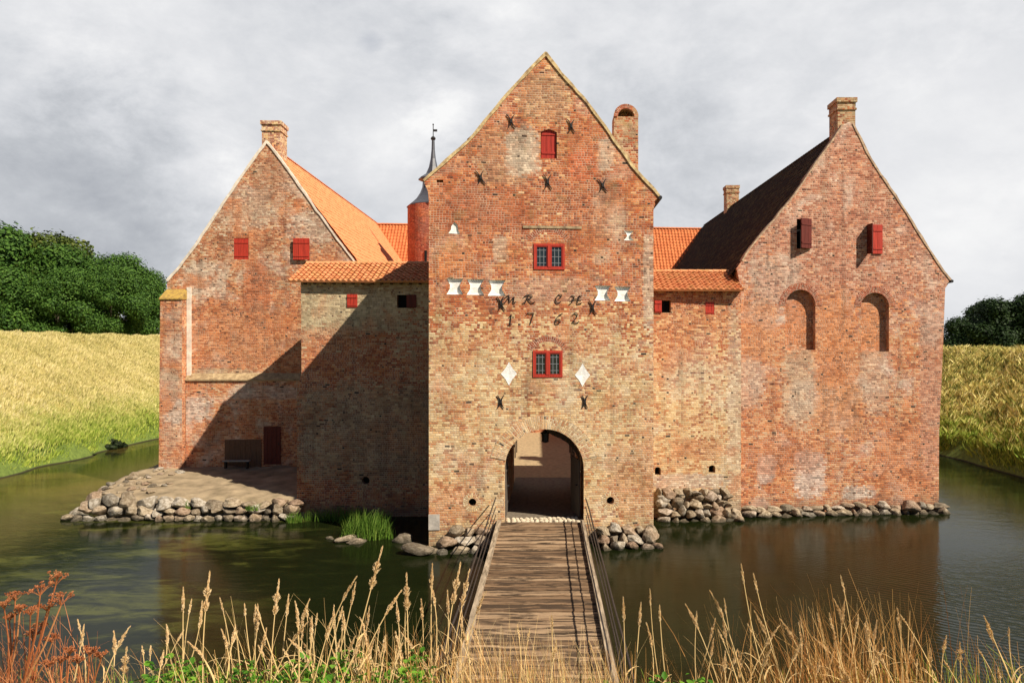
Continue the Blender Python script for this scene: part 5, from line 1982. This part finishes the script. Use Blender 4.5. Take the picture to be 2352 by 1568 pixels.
for (key, x, y, h, lab) in tl_l + tl_r:
    crown, tmb, H = TREE_PROTO[key]
    z = float(terrain_h(x, y)) - 0.3
    h = h + (7.4 - z) * 0.0
    root = thing('broadleaf_tree', (x, y, z), 0, lab, 'tree', 'trees of the left wood' if x < 0 else 'trees beyond the right bank')
    if key not in done:
        tr_ = tmb.build('trunk', M_BARK, root, uv=False)
        cr_ = obj_of(crown, 'crown', root)
        done[key] = (tr_, cr_)
    else:
        for o in done[key]:
            c = o.copy()
            COL.objects.link(c)
            c.parent = root
    s = h / H * 1.08
    sw = s * rnd.uniform(0.95, 1.1) if x < 0 else s * 1.15
    root.matrix_world = Matrix.Translation((x, y, z)) @ Matrix.Rotation(rnd.uniform(0, 6.28), 4, 'Z') @ Matrix.Diagonal((sw, sw, s, 1))

# a farm building showing its roof over the right bank
fb_ = thing('farm_building', (70.5, 112, 4.0), R(8), 'low pale farm building with brown roof just over the right bank', 'building')
mb = MB()
mb.box((0, 0, 1.6), (7, 4.5, 3.2))
mb.build('wall', simple_mat('pale_render', (0.42, 0.33, 0.25), 0.2, 2), fb_)
mb = MB()
mb.v = [(-3.8, -2.6, 3.1), (3.8, -2.6, 3.1), (3.8, 0, 4.5), (-3.8, 0, 4.5), (-3.8, 2.6, 3.1), (3.8, 2.6, 3.1)]
mb.f = [(0, 1, 2, 3), (3, 2, 5, 4), (0, 3, 4), (1, 5, 2), (0, 4, 5, 1)]
mb.build('roof', simple_mat('brown_roof', (0.22, 0.13, 0.09), 0.3, 3), fb_)


# ------------------------------------------------------------------ reed clumps and the hollow bush at the waterline
def blade_tuft(name, n, spread, hr, w, mat, parent=None, seed=1, lean=0.6):
    q = np.random.default_rng(seed)
    V, F = [], []
    for i in range(n):
        a, r_ = q.uniform(0, 6.28), spread[0] * math.sqrt(q.uniform())
        x, y = math.cos(a) * r_, math.sin(a) * r_ * spread[1]
        h = q.uniform(*hr) * (1.15 - 0.45 * r_ / spread[0])
        d_ = q.uniform(0, 6.28)
        l = lean * h * q.uniform(0.1, 1.0)
        dx_, dy_ = math.cos(d_) * l, math.sin(d_) * l
        wx, wy = -math.sin(d_ + 0.9) * w, math.cos(d_ + 0.9) * w
        i0 = len(V)
        for t, ww in ((0, 1), (0.35, 1), (0.7, 0.75), (1.0, 0.1)):
            px, py, pz_ = x + dx_ * t * t, y + dy_ * t * t, h * (t - 0.18 * t * t * (l / h))
            V += [(px - wx * ww, py - wy * ww, pz_), (px + wx * ww, py + wy * ww, pz_)]
        for k in range(3):
            F.append((i0 + 2 * k, i0 + 2 * k + 1, i0 + 2 * k + 3, i0 + 2 * k + 2))
    return obj_of(mesh_np(name, V, F, mat, 4), name, parent)


M_REED = leaf_mat('fresh_reed', [(0, (0.045, 0.10, 0.012)), (0.5, (0.11, 0.21, 0.025)), (1.0, (0.28, 0.36, 0.07))], 0.3, spot=2.0)
rdc = thing('reed_clump', (-7.0, 29.75, 0.0), 0, 'bright green clump of reeds growing at the foot of the shaded wall', 'reeds')
blade_tuft('blades', 560, (0.95, 0.5), (0.65, 1.25), 0.010, M_REED, rdc, 4, 0.55)
blade_tuft('outer_blades', 260, (1.1, 0.5), (0.3, 0.7), 0.010, M_REED, rdc, 5, 0.9)
rd2 = thing('reed_clump', (-10.75, 32.35, 0.0), 0, 'small green weed tuft at the right end of the terrace stones', 'reeds')
blade_tuft('blades', 200, (0.35, 0.5), (0.25, 0.55), 0.008, M_REED, rd2, 6, 0.7)
rd3 = thing('reed_clump', (-8.6, 32.7, 0.0), 0, 'dim green weeds in the shade along the foot of the left curtain wall', 'reeds')
blade_tuft('blades', 500, (1.9, 0.2), (0.3, 0.75), 0.010, M_REED, rd3, 7, 0.7)
for k, (x_, y_, sc_, lab) in enumerate(((-15.6, 32.95, 0.30, 'green sprig growing between the middle stones of the terrace edge'), (-12.6, 32.6, 0.5, 'green weed hanging among the right stones of the terrace edge'))):
    r_ = thing('weed_tuft', (x_, y_, 0.45), 0, lab, 'weed')
    blade_tuft('blades', 60, (sc_ * 0.6, 0.5), (0.15, 0.4), 0.012, M_REED, r_, 20 + k, 0.9)
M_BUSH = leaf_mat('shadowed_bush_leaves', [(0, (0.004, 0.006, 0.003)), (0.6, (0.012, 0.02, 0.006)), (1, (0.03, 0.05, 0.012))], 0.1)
x_, y_ = W(228, 1028, 56).x, 56.0
bsh = thing('bank_bush', (-31.55, y_, 0.0), 0, 'small dark bush overhanging the water on the left bank', 'bush')
q = np.random.default_rng(9)
dv = q.normal(0, 1, (2600, 3))
dv /= np.linalg.norm(dv, axis=1)[:, None]
lob = np.array([(-0.1, -0.5, 0.12, 0.34), (0.0, 0.0, 0.26, 0.42), (-0.25, 0.45, 0.10, 0.32), (-0.45, 0.05, 0.42, 0.34), (0.05, 0.75, 0.08, 0.22), (-0.3, -0.85, 0.2, 0.26)])
li = q.integers(0, 6, 2600)
pos = dv * lob[li, 3:4] * q.uniform(0.4, 1.2, (2600, 1)) * np.array([1, 1.2, 0.8]) + lob[li, :3]
a_ = np.cross(dv, q.normal(0, 1, (2600, 3)))
a_ /= np.linalg.norm(a_, axis=1)[:, None]
b_ = np.cross(dv, a_)
V = np.stack([pos - a_ * 0.09, pos - b_ * 0.05, pos + a_ * 0.09, pos + b_ * 0.05], 1)
obj_of(mesh_np('foliage', V.reshape(-1, 3), np.arange(2600 * 4).reshape(-1, 4), M_BUSH, 4), 'foliage', bsh)

# ------------------------------------------------------------------ foreground on the near bank
M_STALK = leaf_mat('dry_straw_stalk', [(0.0, (0.40, 0.23, 0.09)), (0.5, (0.66, 0.46, 0.21)), (1.0, (0.78, 0.62, 0.36))], 0.1, 0.6, spot=3.0)
M_HEAD = leaf_mat('dry_seed_head', [(0.0, (0.40, 0.22, 0.08)), (0.45, (0.70, 0.50, 0.26)), (1.0, (0.86, 0.74, 0.52))], 0.2, 0.6, spot=4.0)
M_RUST = leaf_mat('rusty_dry_plant', [(0.0, (0.15, 0.045, 0.018)), (0.5, (0.36, 0.115, 0.042)), (1.0, (0.58, 0.30, 0.13))], 0.1, 0.6, spot=6.0)
M_DRYG = leaf_mat('dry_bent_grass', [(0.0, (0.14, 0.05, 0.014)), (0.3, (0.42, 0.18, 0.05)), (0.65, (0.72, 0.42, 0.15)), (1.0, (0.84, 0.66, 0.36))], 0.2, 0.6, spot=2.0)
M_HERB = leaf_mat('green_herb_leaves', [(0.0, (0.02, 0.07, 0.006)), (0.4, (0.07, 0.19, 0.014)), (0.75, (0.17, 0.33, 0.03)), (1.0, (0.32, 0.40, 0.06))], 0.3, 0.5, spot=3.0)


def ground_z(x, y):
    return float(terrain_h(x, y))


def stalk_proto(seed, kind):
    """grass stalk one metre tall: stem, leaf blades and a seed head as separate meshes"""
    q = random.Random(seed)
    bend = q.uniform(-0.05, 0.05)
    bend2 = q.uniform(-0.03, 0.03)

    def axis(t):
        return Vector((bend * math.sin(t * 2.6) + (0.05 * (t ** 4) if kind == 'nod' else 0), bend2 * math.sin(t * 3.0), t * (1 - 0.02 * t)))
    st = MB()
    st.tube([axis(k / 12) for k in range(13)], [0.0038 - 0.0022 * k / 12 for k in range(13)], 5, False)
    lf = MB()
    for k in range(1):
        t0 = q.uniform(0.25, 0.6)
        a = q.uniform(0, 6.28)
        L_ = q.uniform(0.16, 0.30)
        p = axis(t0)
        i0 = len(lf.v)
        for j in range(6):
            t = j / 5
            c = p + Vector((math.cos(a) * L_ * t * 0.75, math.sin(a) * L_ * t * 0.75, L_ * (0.8 * t - 0.75 * t * t)))
            w_ = 0.004 * (1 - t) + 0.0006
            side = Vector((-math.sin(a), math.cos(a), 0.3)) * w_
            lf.v += [tuple(c - side), tuple(c + side)]
        for j in range(5):
            lf.f.append((i0 + 2 * j, i0 + 2 * j + 1, i0 + 2 * j + 3, i0 + 2 * j + 2))
    hd = MB()
    h0 = {'plume': 0.76, 'spike': 0.84, 'nod': 0.82, 'bare': 0.90}[kind]
    fat = {'plume': 0.0150, 'spike': 0.0066, 'nod': 0.0078, 'bare': 0.0048}[kind]
    nsp = {'plume': 170, 'spike': 90, 'nod': 90, 'bare': 36}[kind]
    for k in range(nsp):
        t = h0 + (1 - h0) * (k / nsp)
        s = (t - h0) / (1 - h0)
        lump = 0.65 + 0.45 * math.sin(s * 17 + seed)
        r_ = fat * (math.sin(min(1, s * 1.15 + 0.12) * math.pi) ** 0.7 + 0.15) * (lump if kind == 'plume' else 0.6 + 0.4 * lump)
        a = q.uniform(0, 6.28)
        o = Vector((math.cos(a), math.sin(a), 0))
        b0 = axis(t) + o * r_ * q.uniform(0.1, 0.5)
        tip = axis(min(1.02, t + q.uniform(0.012, 0.03))) + o * r_ * q.uniform(0.8, 1.35)
        mid = (b0 + tip) / 2
        wd = o.cross(Vector((0, 0, 1))) * q.uniform(0.0016, 0.0034) + Vector((0, 0, 0.001))
        hd.quad(b0, mid + wd, tip, mid - wd)
        hd.quad(b0, mid + o * 0.003, tip, mid - o * 0.0022)
    return st, lf, hd


PROTO = []
for kd, n_ in (('plume', 3), ('spike', 4), ('nod', 3), ('bare', 3)):
    for s_ in range(n_):
        PROTO.append((kd, stalk_proto(s_ * 7 + len(kd), kd), {}))


def stalk(kind, tip, base_x, depth, label, group='tall dry grass stalks on the near bank'):
    """a stalk whose tip is seen at tip; its foot stands on the bank"""
    opts = [p for p in PROTO if p[0] == kind]
    pr = rnd.choice(opts)
    y0 = depth - rnd.uniform(0.0, 0.15)
    x0 = (base_x - CX) / FX * depth
    z0 = ground_z(x0, y0)
    tp = W(tip[0], tip[1], depth)
    b0 = Vector((x0, y0, z0))
    ax = tp - b0
    L_ = ax.length
    zA = ax.normalized()
    rx = Vector((1, 0, 0)).cross(zA)
    xA = zA.cross(Vector((0, 1, 0))).normalized()
    yA = zA.cross(xA).normalized()
    M = Matrix.Translation(b0) @ Matrix((xA, yA, zA)).transposed().to_4x4() @ Matrix.Rotation(rnd.choice((0.0, 3.14)) + rnd.uniform(-0.5, 0.5), 4, 'Z')
    root = thing('grass_stalk', b0, 0, label, 'grass stalk', group)
    ex = L_ ** 0.0
    root.matrix_world = M @ Matrix.Diagonal((1.15, 1.15, L_, 1))
    if not pr[2]:
        pr[2]['o'] = [mb_.build(nm, mt_, root, uv=False) for mb_, nm, mt_ in zip(pr[1], ('stem', 'leaf_blade', 'seed_head'), (M_STALK, M_STALK, M_HEAD))]
    else:
        for o in pr[2]['o']:
            c = o.copy()
            COL.objects.link(c)
            c.parent = root
    return root


# (kind, tip x, tip y, foot x, depth, label)
MAIN = [
    ('plume', 487, 1308, 490, 3.9, 'fattest creamy grass plume, standing upright left of centre'),
    ('spike', 421, 1345, 432, 4.1, 'thin spike of dry grass just left of the fattest plume'),
    ('bare', 447, 1372, 440, 4.2, 'wispy bent stalk between thin spike and fattest plume'),
    ('spike', 545, 1432, 540, 3.8, 'short stout tan seed head right of the fattest plume'),
    ('spike', 590, 1384, 602, 4.1, 'slender pale stalk leaning left, right of the stout short head'),
    ('plume', 646, 1326, 640, 4.0, 'tall tan plume standing alone above the dark water, left middle'),
    ('spike', 664, 1362, 650, 4.2, 'pale stalk close right of the lone tan plume'),
    ('nod', 684, 1370, 660, 4.1, 'nodding tan head leaning right beside the lone tan plume'),
    ('spike', 716, 1412, 715, 4.0, 'short thin stalk between the lone plume and the crossing stalks'),
    ('bare', 735, 1405, 742, 4.2, 'very thin upright stalk before the crossing stalks'),
    ('nod', 803, 1314, 716, 4.0, 'long stalk leaning right with forked pale head, first of the crossing stalks'),
    ('spike', 815, 1332, 735, 4.1, 'second of the crossing stalks, its head just under the forked one'),
    ('plume', 880, 1251, 783, 3.9, 'tallest grass stalk of all, leaning right towards the reed clump'),
    ('nod', 896, 1342, 770, 3.8, 'stalk leaning far right whose head ends under the tallest stalk'),
    ('spike', 846, 1388, 800, 4.2, 'short pale stalk under the tallest stalk'),
    ('spike', 783, 1400, 790, 3.9, 'upright tan stalk inside the crossing stalks'),
    ('bare', 870, 1430, 850, 4.0, 'thin brownish stalk right of the crossing stalks'),
    ('spike', 905, 1378, 920, 4.1, 'grey stalk leaning left before the bridge group'),
    ('plume', 934, 1312, 950, 3.9, 'twin-headed pale stalk, first of the group left of the bridge'),
    ('spike', 941, 1330, 952, 3.9, 'pale narrow stalk touching the twin-headed one'),
    ('spike', 963, 1372, 960, 4.1, 'small beaded stalk in the group left of the bridge'),
    ('spike', 998, 1291, 1000, 4.0, 'tallest pale stalk in the group left of the bridge'),
    ('nod', 1006, 1330, 985, 4.1, 'stalk with drooping side heads next to the tallest of the bridge group'),
    ('spike', 1022, 1352, 1012, 4.2, 'narrow tan stalk in the middle of the bridge group'),
    ('plume', 1063, 1288, 1016, 3.9, 'bushy golden plume leaning right against the bridge rail'),
    ('plume', 1082, 1304, 1024, 4.0, 'golden plume nearest the bridge rail'),
    ('nod', 1090, 1350, 1040, 4.0, 'small side stalk right under the golden plumes'),
    ('spike', 1055, 1390, 1045, 4.2, 'short golden stalk before the left bridge kerb'),
    ('bare', 1180, 1430, 1186, 3.7, 'thin orange stalk before the bridge planks, left one'),
    ('bare', 1262, 1410, 1258, 3.7, 'thin straw stalk before the middle of the bridge planks'),
    ('spike', 1285, 1465, 1270, 3.6, 'short orange head before the bridge planks'),
    ('bare', 1225, 1440, 1215, 3.8, 'very thin stalk before the bridge planks, left of middle'),
    ('bare', 1345, 1470, 1400, 3.7, 'long thin stalk crossing the bridge planks towards lower right'),
    ('spike', 1432, 1368, 1440, 4.1, 'brown stalk beside the right bridge rail'),
    ('spike', 1472, 1380, 1440, 4.0, 'stalk with dark orange head leaning right, right of the bridge'),
    ('nod', 1505, 1430, 1462, 3.9, 'golden bent head right of the bridge above green leaves'),
    ('bare', 1500, 1348, 1546, 4.1, 'long bare stalk leaning left over the dark water right of the bridge'),
    ('bare', 1520, 1385, 1552, 4.0, 'shorter grey stalk beside the long bare one right of the bridge'),
    ('bare', 1607, 1400, 1612, 4.2, 'thin upright grey stalk over dark water'),
    ('nod', 1600, 1378, 1690, 4.1, 'arched wispy stalk curving left, leftmost of the straw clump'),
    ('nod', 1655, 1345, 1740, 4.0, 'feathery dark stalk leaning left above the straw clump'),
    ('bare', 1670, 1370, 1742, 4.1, 'dim thin stalk behind the feathery one'),
    ('bare', 1708, 1290, 1800, 3.9, 'tallest long stalk leaning left over the right water'),
    ('bare', 1736, 1312, 1850, 3.9, 'long stalk right below the tallest leaning one'),
    ('nod', 1760, 1395, 1830, 4.0, 'drooping golden head in the left part of the straw clump'),
    ('bare', 1922, 1318, 1948, 4.0, 'pale upright stalk towering over the middle of the straw clump'),
    ('nod', 1935, 1368, 1960, 4.0, 'bright white-tipped stalk beside the pale upright one'),
    ('nod', 1912, 1372, 1935, 3.9, 'bent golden stalk left of the white-tipped one'),
    ('bare', 1868, 1404, 1900, 4.1, 'small curved stalk left of the middle of the straw clump'),
    ('spike', 2056, 1393, 2040, 3.9, 'reddish seed head standing over the right end of the straw clump'),
    ('bare', 2060, 1412, 2170, 4.0, 'long straight stalk falling to the right from the reddish head'),
    ('bare', 1985, 1430, 2030, 4.1, 'thin dark stalk between the middle and the reddish head'),
    ('spike', 2140, 1485, 2150, 3.9, 'short tan stalk right of the straw clump'),
    ('plume', 2202, 1472, 2215, 3.9, 'rust-red plume low at the right'),
    ('bare', 2240, 1492, 2290, 4.0, 'arched thin stalk right of the rust-red plume'),
    ('spike', 2290, 1530, 2292, 3.8, 'low rust-brown head near the lower right corner'),
    ('bare', 2326, 1438, 2348, 4.0, 'solitary bare stalk at the far right edge'),
    ('nod', 290, 1450, 250, 3.7, 'pale leaf-like seed head at the left, upper one'),
    ('plume', 292, 1482, 262, 3.6, 'broad creamy seed head at the left, lower one'),
    ('nod', 268, 1432, 225, 3.8, 'brown stalk arching right above the creamy seed heads'),
    ('spike', 190, 1430, 150, 3.7, 'tan stalk leaning right beside the rusty umbels'),
    ('bare', 172, 1420, 205, 3.9, 'thin stalk crossing left above the rusty weeds'),
    ('bare', 318, 1480, 322, 4.0, 'small grey stalk right of the creamy seed heads'),
    ('spike', 380, 1490, 382, 3.8, 'short dull stalk above green leaves at the left'),
    ('bare', 345, 1480, 350, 3.9, 'thin dull stalk beside the short one above green leaves'),
]
for kd, tx, ty, bx, dp, lab in MAIN:
    stalk(kd, (tx, ty), bx, dp, lab)
# the smaller ones fill the gaps: nothing in the photograph tells them apart
for k in range(110):
    side = rnd.random()
    if side < 0.33:
        tx, lab, gr = rnd.gauss(960, 130), 'small thin dry stalk among many left of the bridge', 'small dry stalks left of the bridge'
        tx = min(1090, max(560, tx))
        ty = rnd.uniform(1430, 1540)
    elif side < 0.62:
        tx, lab, gr = rnd.uniform(400, 860), 'small thin dry stalk among many above the green leaves left of centre', 'small dry stalks left of centre'
        ty = rnd.uniform(1370, 1530)
    else:
        tx, lab, gr = min(2260, max(1640, rnd.gauss(1920, 150))), 'small thin dry stalk among many in the straw clump at the right', 'small dry stalks in the straw clump'
        ty = rnd.uniform(1400, 1530)
    stalk(rnd.choice(('spike', 'nod', 'bare')), (tx, ty), tx + rnd.uniform(-130, 130), rnd.uniform(3.6, 4.4), lab, gr)


# rusty umbel plants at the left corner
def umbel_plant(tips, base, depth, label):
    x0 = (base - CX) / FX * depth
    b0 = Vector((x0, depth, ground_z(x0, depth)))
    root = thing('dried_umbel_plant', b0, 0, label, 'dried plant')
    main = MB()
    fork = None
    top = W(tips[0][0], tips[0][1], depth) - b0
    f1 = top * 0.55 + Vector((-0.02, 0, 0))
    main.tube([(0, 0, 0), tuple(f1 * 0.5 + Vector((-0.015, 0, 0))), tuple(f1)], [0.010, 0.008, 0.006], 6)
    for (tx, ty, sz) in tips:
        t = W(tx, ty, depth + rnd.uniform(-0.08, 0.08)) - b0
        c = t - Vector((0, 0, sz * 0.9))
        st0 = f1 * rnd.uniform(0.75, 1.0)
        main.tube([tuple(st0), tuple(st0.lerp(c, 0.5) + Vector((0.012, 0, 0.0))), tuple(c)], [0.005, 0.004, 0.003], 5)
        um = MB()
        for k in range(13):
            a, rr_ = rnd.uniform(0, 6.28), sz * math.sqrt(rnd.random())
            e = c + Vector((math.cos(a) * rr_, math.sin(a) * rr_, sz * rnd.uniform(0.55, 1.1)))
            um.tube([tuple(c), tuple(c.lerp(e, 0.6) + Vector((0, 0, sz * 0.1))), tuple(e)], [0.0018, 0.0014, 0.001], 4, False)
            for j in range(7):
                o = Vector((rnd.gauss(0, 1), rnd.gauss(0, 1), rnd.gauss(0.5, 0.6))).normalized()
                p = e + o * 0.009
                w_ = o.cross(Vector((0.3, 0.5, 0.8))).normalized() * 0.0038
                um.tube([tuple(e), tuple(p)], [0.0008, 0.0006], 3, False)
                um.quad(p - w_, p + o * 0.004, p + w_, p - o * 0.004)
                um.quad(p - o.cross(w_) * 0.9, p + o * 0.004, p + o.cross(w_) * 0.9, p - o * 0.004)
        um.build('umbel', M_RUST, root, uv=False)
    main.build('stem', M_RUST, root, uv=False)
    return root


umbel_plant([(128, 1322, 0.05), (92, 1345, 0.05), (140, 1368, 0.05), (108, 1385, 0.04), (70, 1400, 0.03)], 10, 3.6, 'tall rust-red dried umbel plant at the left edge, largest one')
umbel_plant([(35, 1362, 0.04), (10, 1380, 0.04), (45, 1395, 0.035), (22, 1412, 0.03)], 20, 3.7, 'rust-brown dried umbel plant cut by the left edge')
umbel_plant([(95, 1432, 0.035), (75, 1452, 0.03), (120, 1462, 0.03)], 60, 3.7, 'small brown dried umbel plant below the largest one')
umbel_plant([(205, 1490, 0.04), (232, 1500, 0.03), (180, 1510, 0.03)], 190, 3.6, 'low orange-brown dried weed right of the umbels')
umbel_plant([(160, 1490, 0.03), (138, 1510, 0.03), (110, 1520, 0.03)], 130, 3.5, 'low rusty dried weed under the umbels')


def dry_tussock(name, n, xr, depth, hr, seed, mat, width=0.0022, wind=0.6, xc=None):
    q = np.random.default_rng(seed)
    V, F = [], []
    x = q.uniform(xr[0], xr[1], n) if xc is None else np.clip(q.normal(xc[0], xc[1], n), xr[0], xr[1])
    y = q.uniform(depth[0], depth[1], n)
    z = terrain_h(x, y)
    for i in range(n):
        h = q.uniform(*hr)
        d_ = q.normal(2.6, 1.2)
        l = wind * h * q.uniform(0.05, 1.0) ** 1.3
        droop = q.uniform(0, 0.35) * l / h
        i0 = len(V)
        w = width * q.uniform(0.6, 1.6)
        ph = q.uniform(0, 3.1)
        wx, wy = math.cos(ph) * w, math.sin(ph) * w
        for k in range(7):
            t = k / 6
            px = x[i] + math.cos(d_) * l * t ** 2
            py = y[i] + math.sin(d_) * l * t ** 2 * 0.5
            pz_ = z[i] - 0.02 + h * (t - droop * t ** 3)
            ww = 1 - 0.85 * t
            V += [(px - wx * ww, py - wy * ww, pz_), (px + wx * ww, py + wy * ww, pz_)]
        for k in range(6):
            F.append((i0 + 2 * k, i0 + 2 * k + 1, i0 + 2 * k + 3, i0 + 2 * k + 2))
    return tag(obj_of(mesh_np(name, V, F, mat, 4), name), kind='stuff')


def X_(px, dp=4.0):
    return (px - CX) / FX * dp


dry_tussock('dry_grass', 560, (X_(1560), X_(2300)), (3.7, 4.4), (0.40, 0.86), 31, M_DRYG, xc=(X_(1905), 0.28))
dry_tussock('dry_grass', 280, (X_(1380), X_(2420)), (3.6, 4.4), (0.32, 0.60), 32, M_DRYG)
dry_tussock('dry_grass', 680, (X_(860), X_(1480)), (3.5, 4.3), (0.34, 0.60), 33, M_DRYG, wind=0.4)
dry_tussock('dry_grass', 430, (X_(-60), X_(900)), (3.5, 4.3), (0.26, 0.52), 34, M_DRYG, wind=0.9)
dry_tussock('dry_grass', 130, (X_(400), X_(1060)), (3.6, 4.2), (0.40, 0.72), 37, M_STALK, wind=0.7)
dry_tussock('dry_grass', 300, (X_(1070), X_(1430)), (3.5, 4.0), (0.40, 0.70), 38, M_STALK, width=0.0018, wind=0.45)
dry_tussock('rusty_weeds', 380, (X_(-80), X_(270)), (3.4, 3.9), (0.35, 0.75), 35, M_RUST, width=0.003, wind=0.7)
dry_tussock('green_grass', 1500, (X_(-60), X_(2450)), (3.3, 4.2), (0.22, 0.44), 36, leaf_mat('green_grass_blades', GREEN, 0.25, 0.6, spot=2.5), width=0.003, wind=0.6)


def herb_cover(name, n, spots, seed, mat):
    """ground cover: folded leaves held on short stems"""
    q = np.random.default_rng(seed)
    V, F = [], []
    for i in range(n):
        sx_, dp, sp, top = spots[q.integers(len(spots))]
        x = X_(sx_, dp) + q.normal(0, sp)
        y = dp + q.normal(0, 0.16)
        z = float(terrain_h(x, y)) + q.uniform(0.05, 1.0) * top * 0.82 * math.exp(-((x - X_(sx_, dp)) / (1.6 * sp)) ** 2)
        a, el = q.uniform(0, 6.28), q.normal(0.25, 0.45)
        L_ = q.uniform(0.022, 0.050)
        f = Vector((math.cos(a) * math.cos(el), math.sin(a) * math.cos(el), math.sin(el)))
        s = f.cross(Vector((0, 0, 1))).normalized()
        u = s.cross(f)
        c = Vector((x, y, z))
        i0 = len(V)
        w = L_ * 0.36
        V += [tuple(c), tuple(c + f * L_ * 0.4 + s * w + u * w * 0.35), tuple(c + f * L_ * 0.45 - u * 0.002), tuple(c + f * L_ * 0.4 - s * w + u * w * 0.35), tuple(c + f * L_ * 0.8 + s * w * 0.55 + u * w * 0.1), tuple(c + f * L_ * 0.8 - s * w * 0.55 + u * w * 0.1), tuple(c + f * L_ - u * L_ * 0.12)]
        F += [(i0, i0 + 1, i0 + 2), (i0, i0 + 2, i0 + 3), (i0 + 1, i0 + 4, i0 + 2), (i0 + 2, i0 + 5, i0 + 3), (i0 + 2, i0 + 4, i0 + 6), (i0 + 2, i0 + 6, i0 + 5)]
    return tag(obj_of(mesh_np(name, V, F, mat, 3), name), kind='stuff')


SP = [(330, 3.8, 0.13, 0.40), (395, 3.9, 0.12, 0.52), (440, 3.9, 0.1, 0.46), (560, 3.8, 0.14, 0.44), (690, 3.8, 0.16, 0.42), (790, 3.8, 0.15, 0.46), (900, 3.7, 0.15, 0.40), (955, 3.8, 0.07, 0.50),
      (1240, 3.5, 0.16, 0.36), (1330, 3.5, 0.12, 0.36), (1150, 3.5, 0.12, 0.36), (1530, 3.75, 0.16, 0.50), (1600, 3.6, 0.15, 0.50), (1650, 3.65, 0.12, 0.50), (1560, 3.6, 0.12, 0.5), (1420, 3.6, 0.16, 0.42), (1700, 3.6, 0.12, 0.44), (220, 3.6, 0.2, 0.30), (1080, 3.6, 0.16, 0.30)]
herb_cover('ground_cover', 9500, SP, 41, M_HERB)
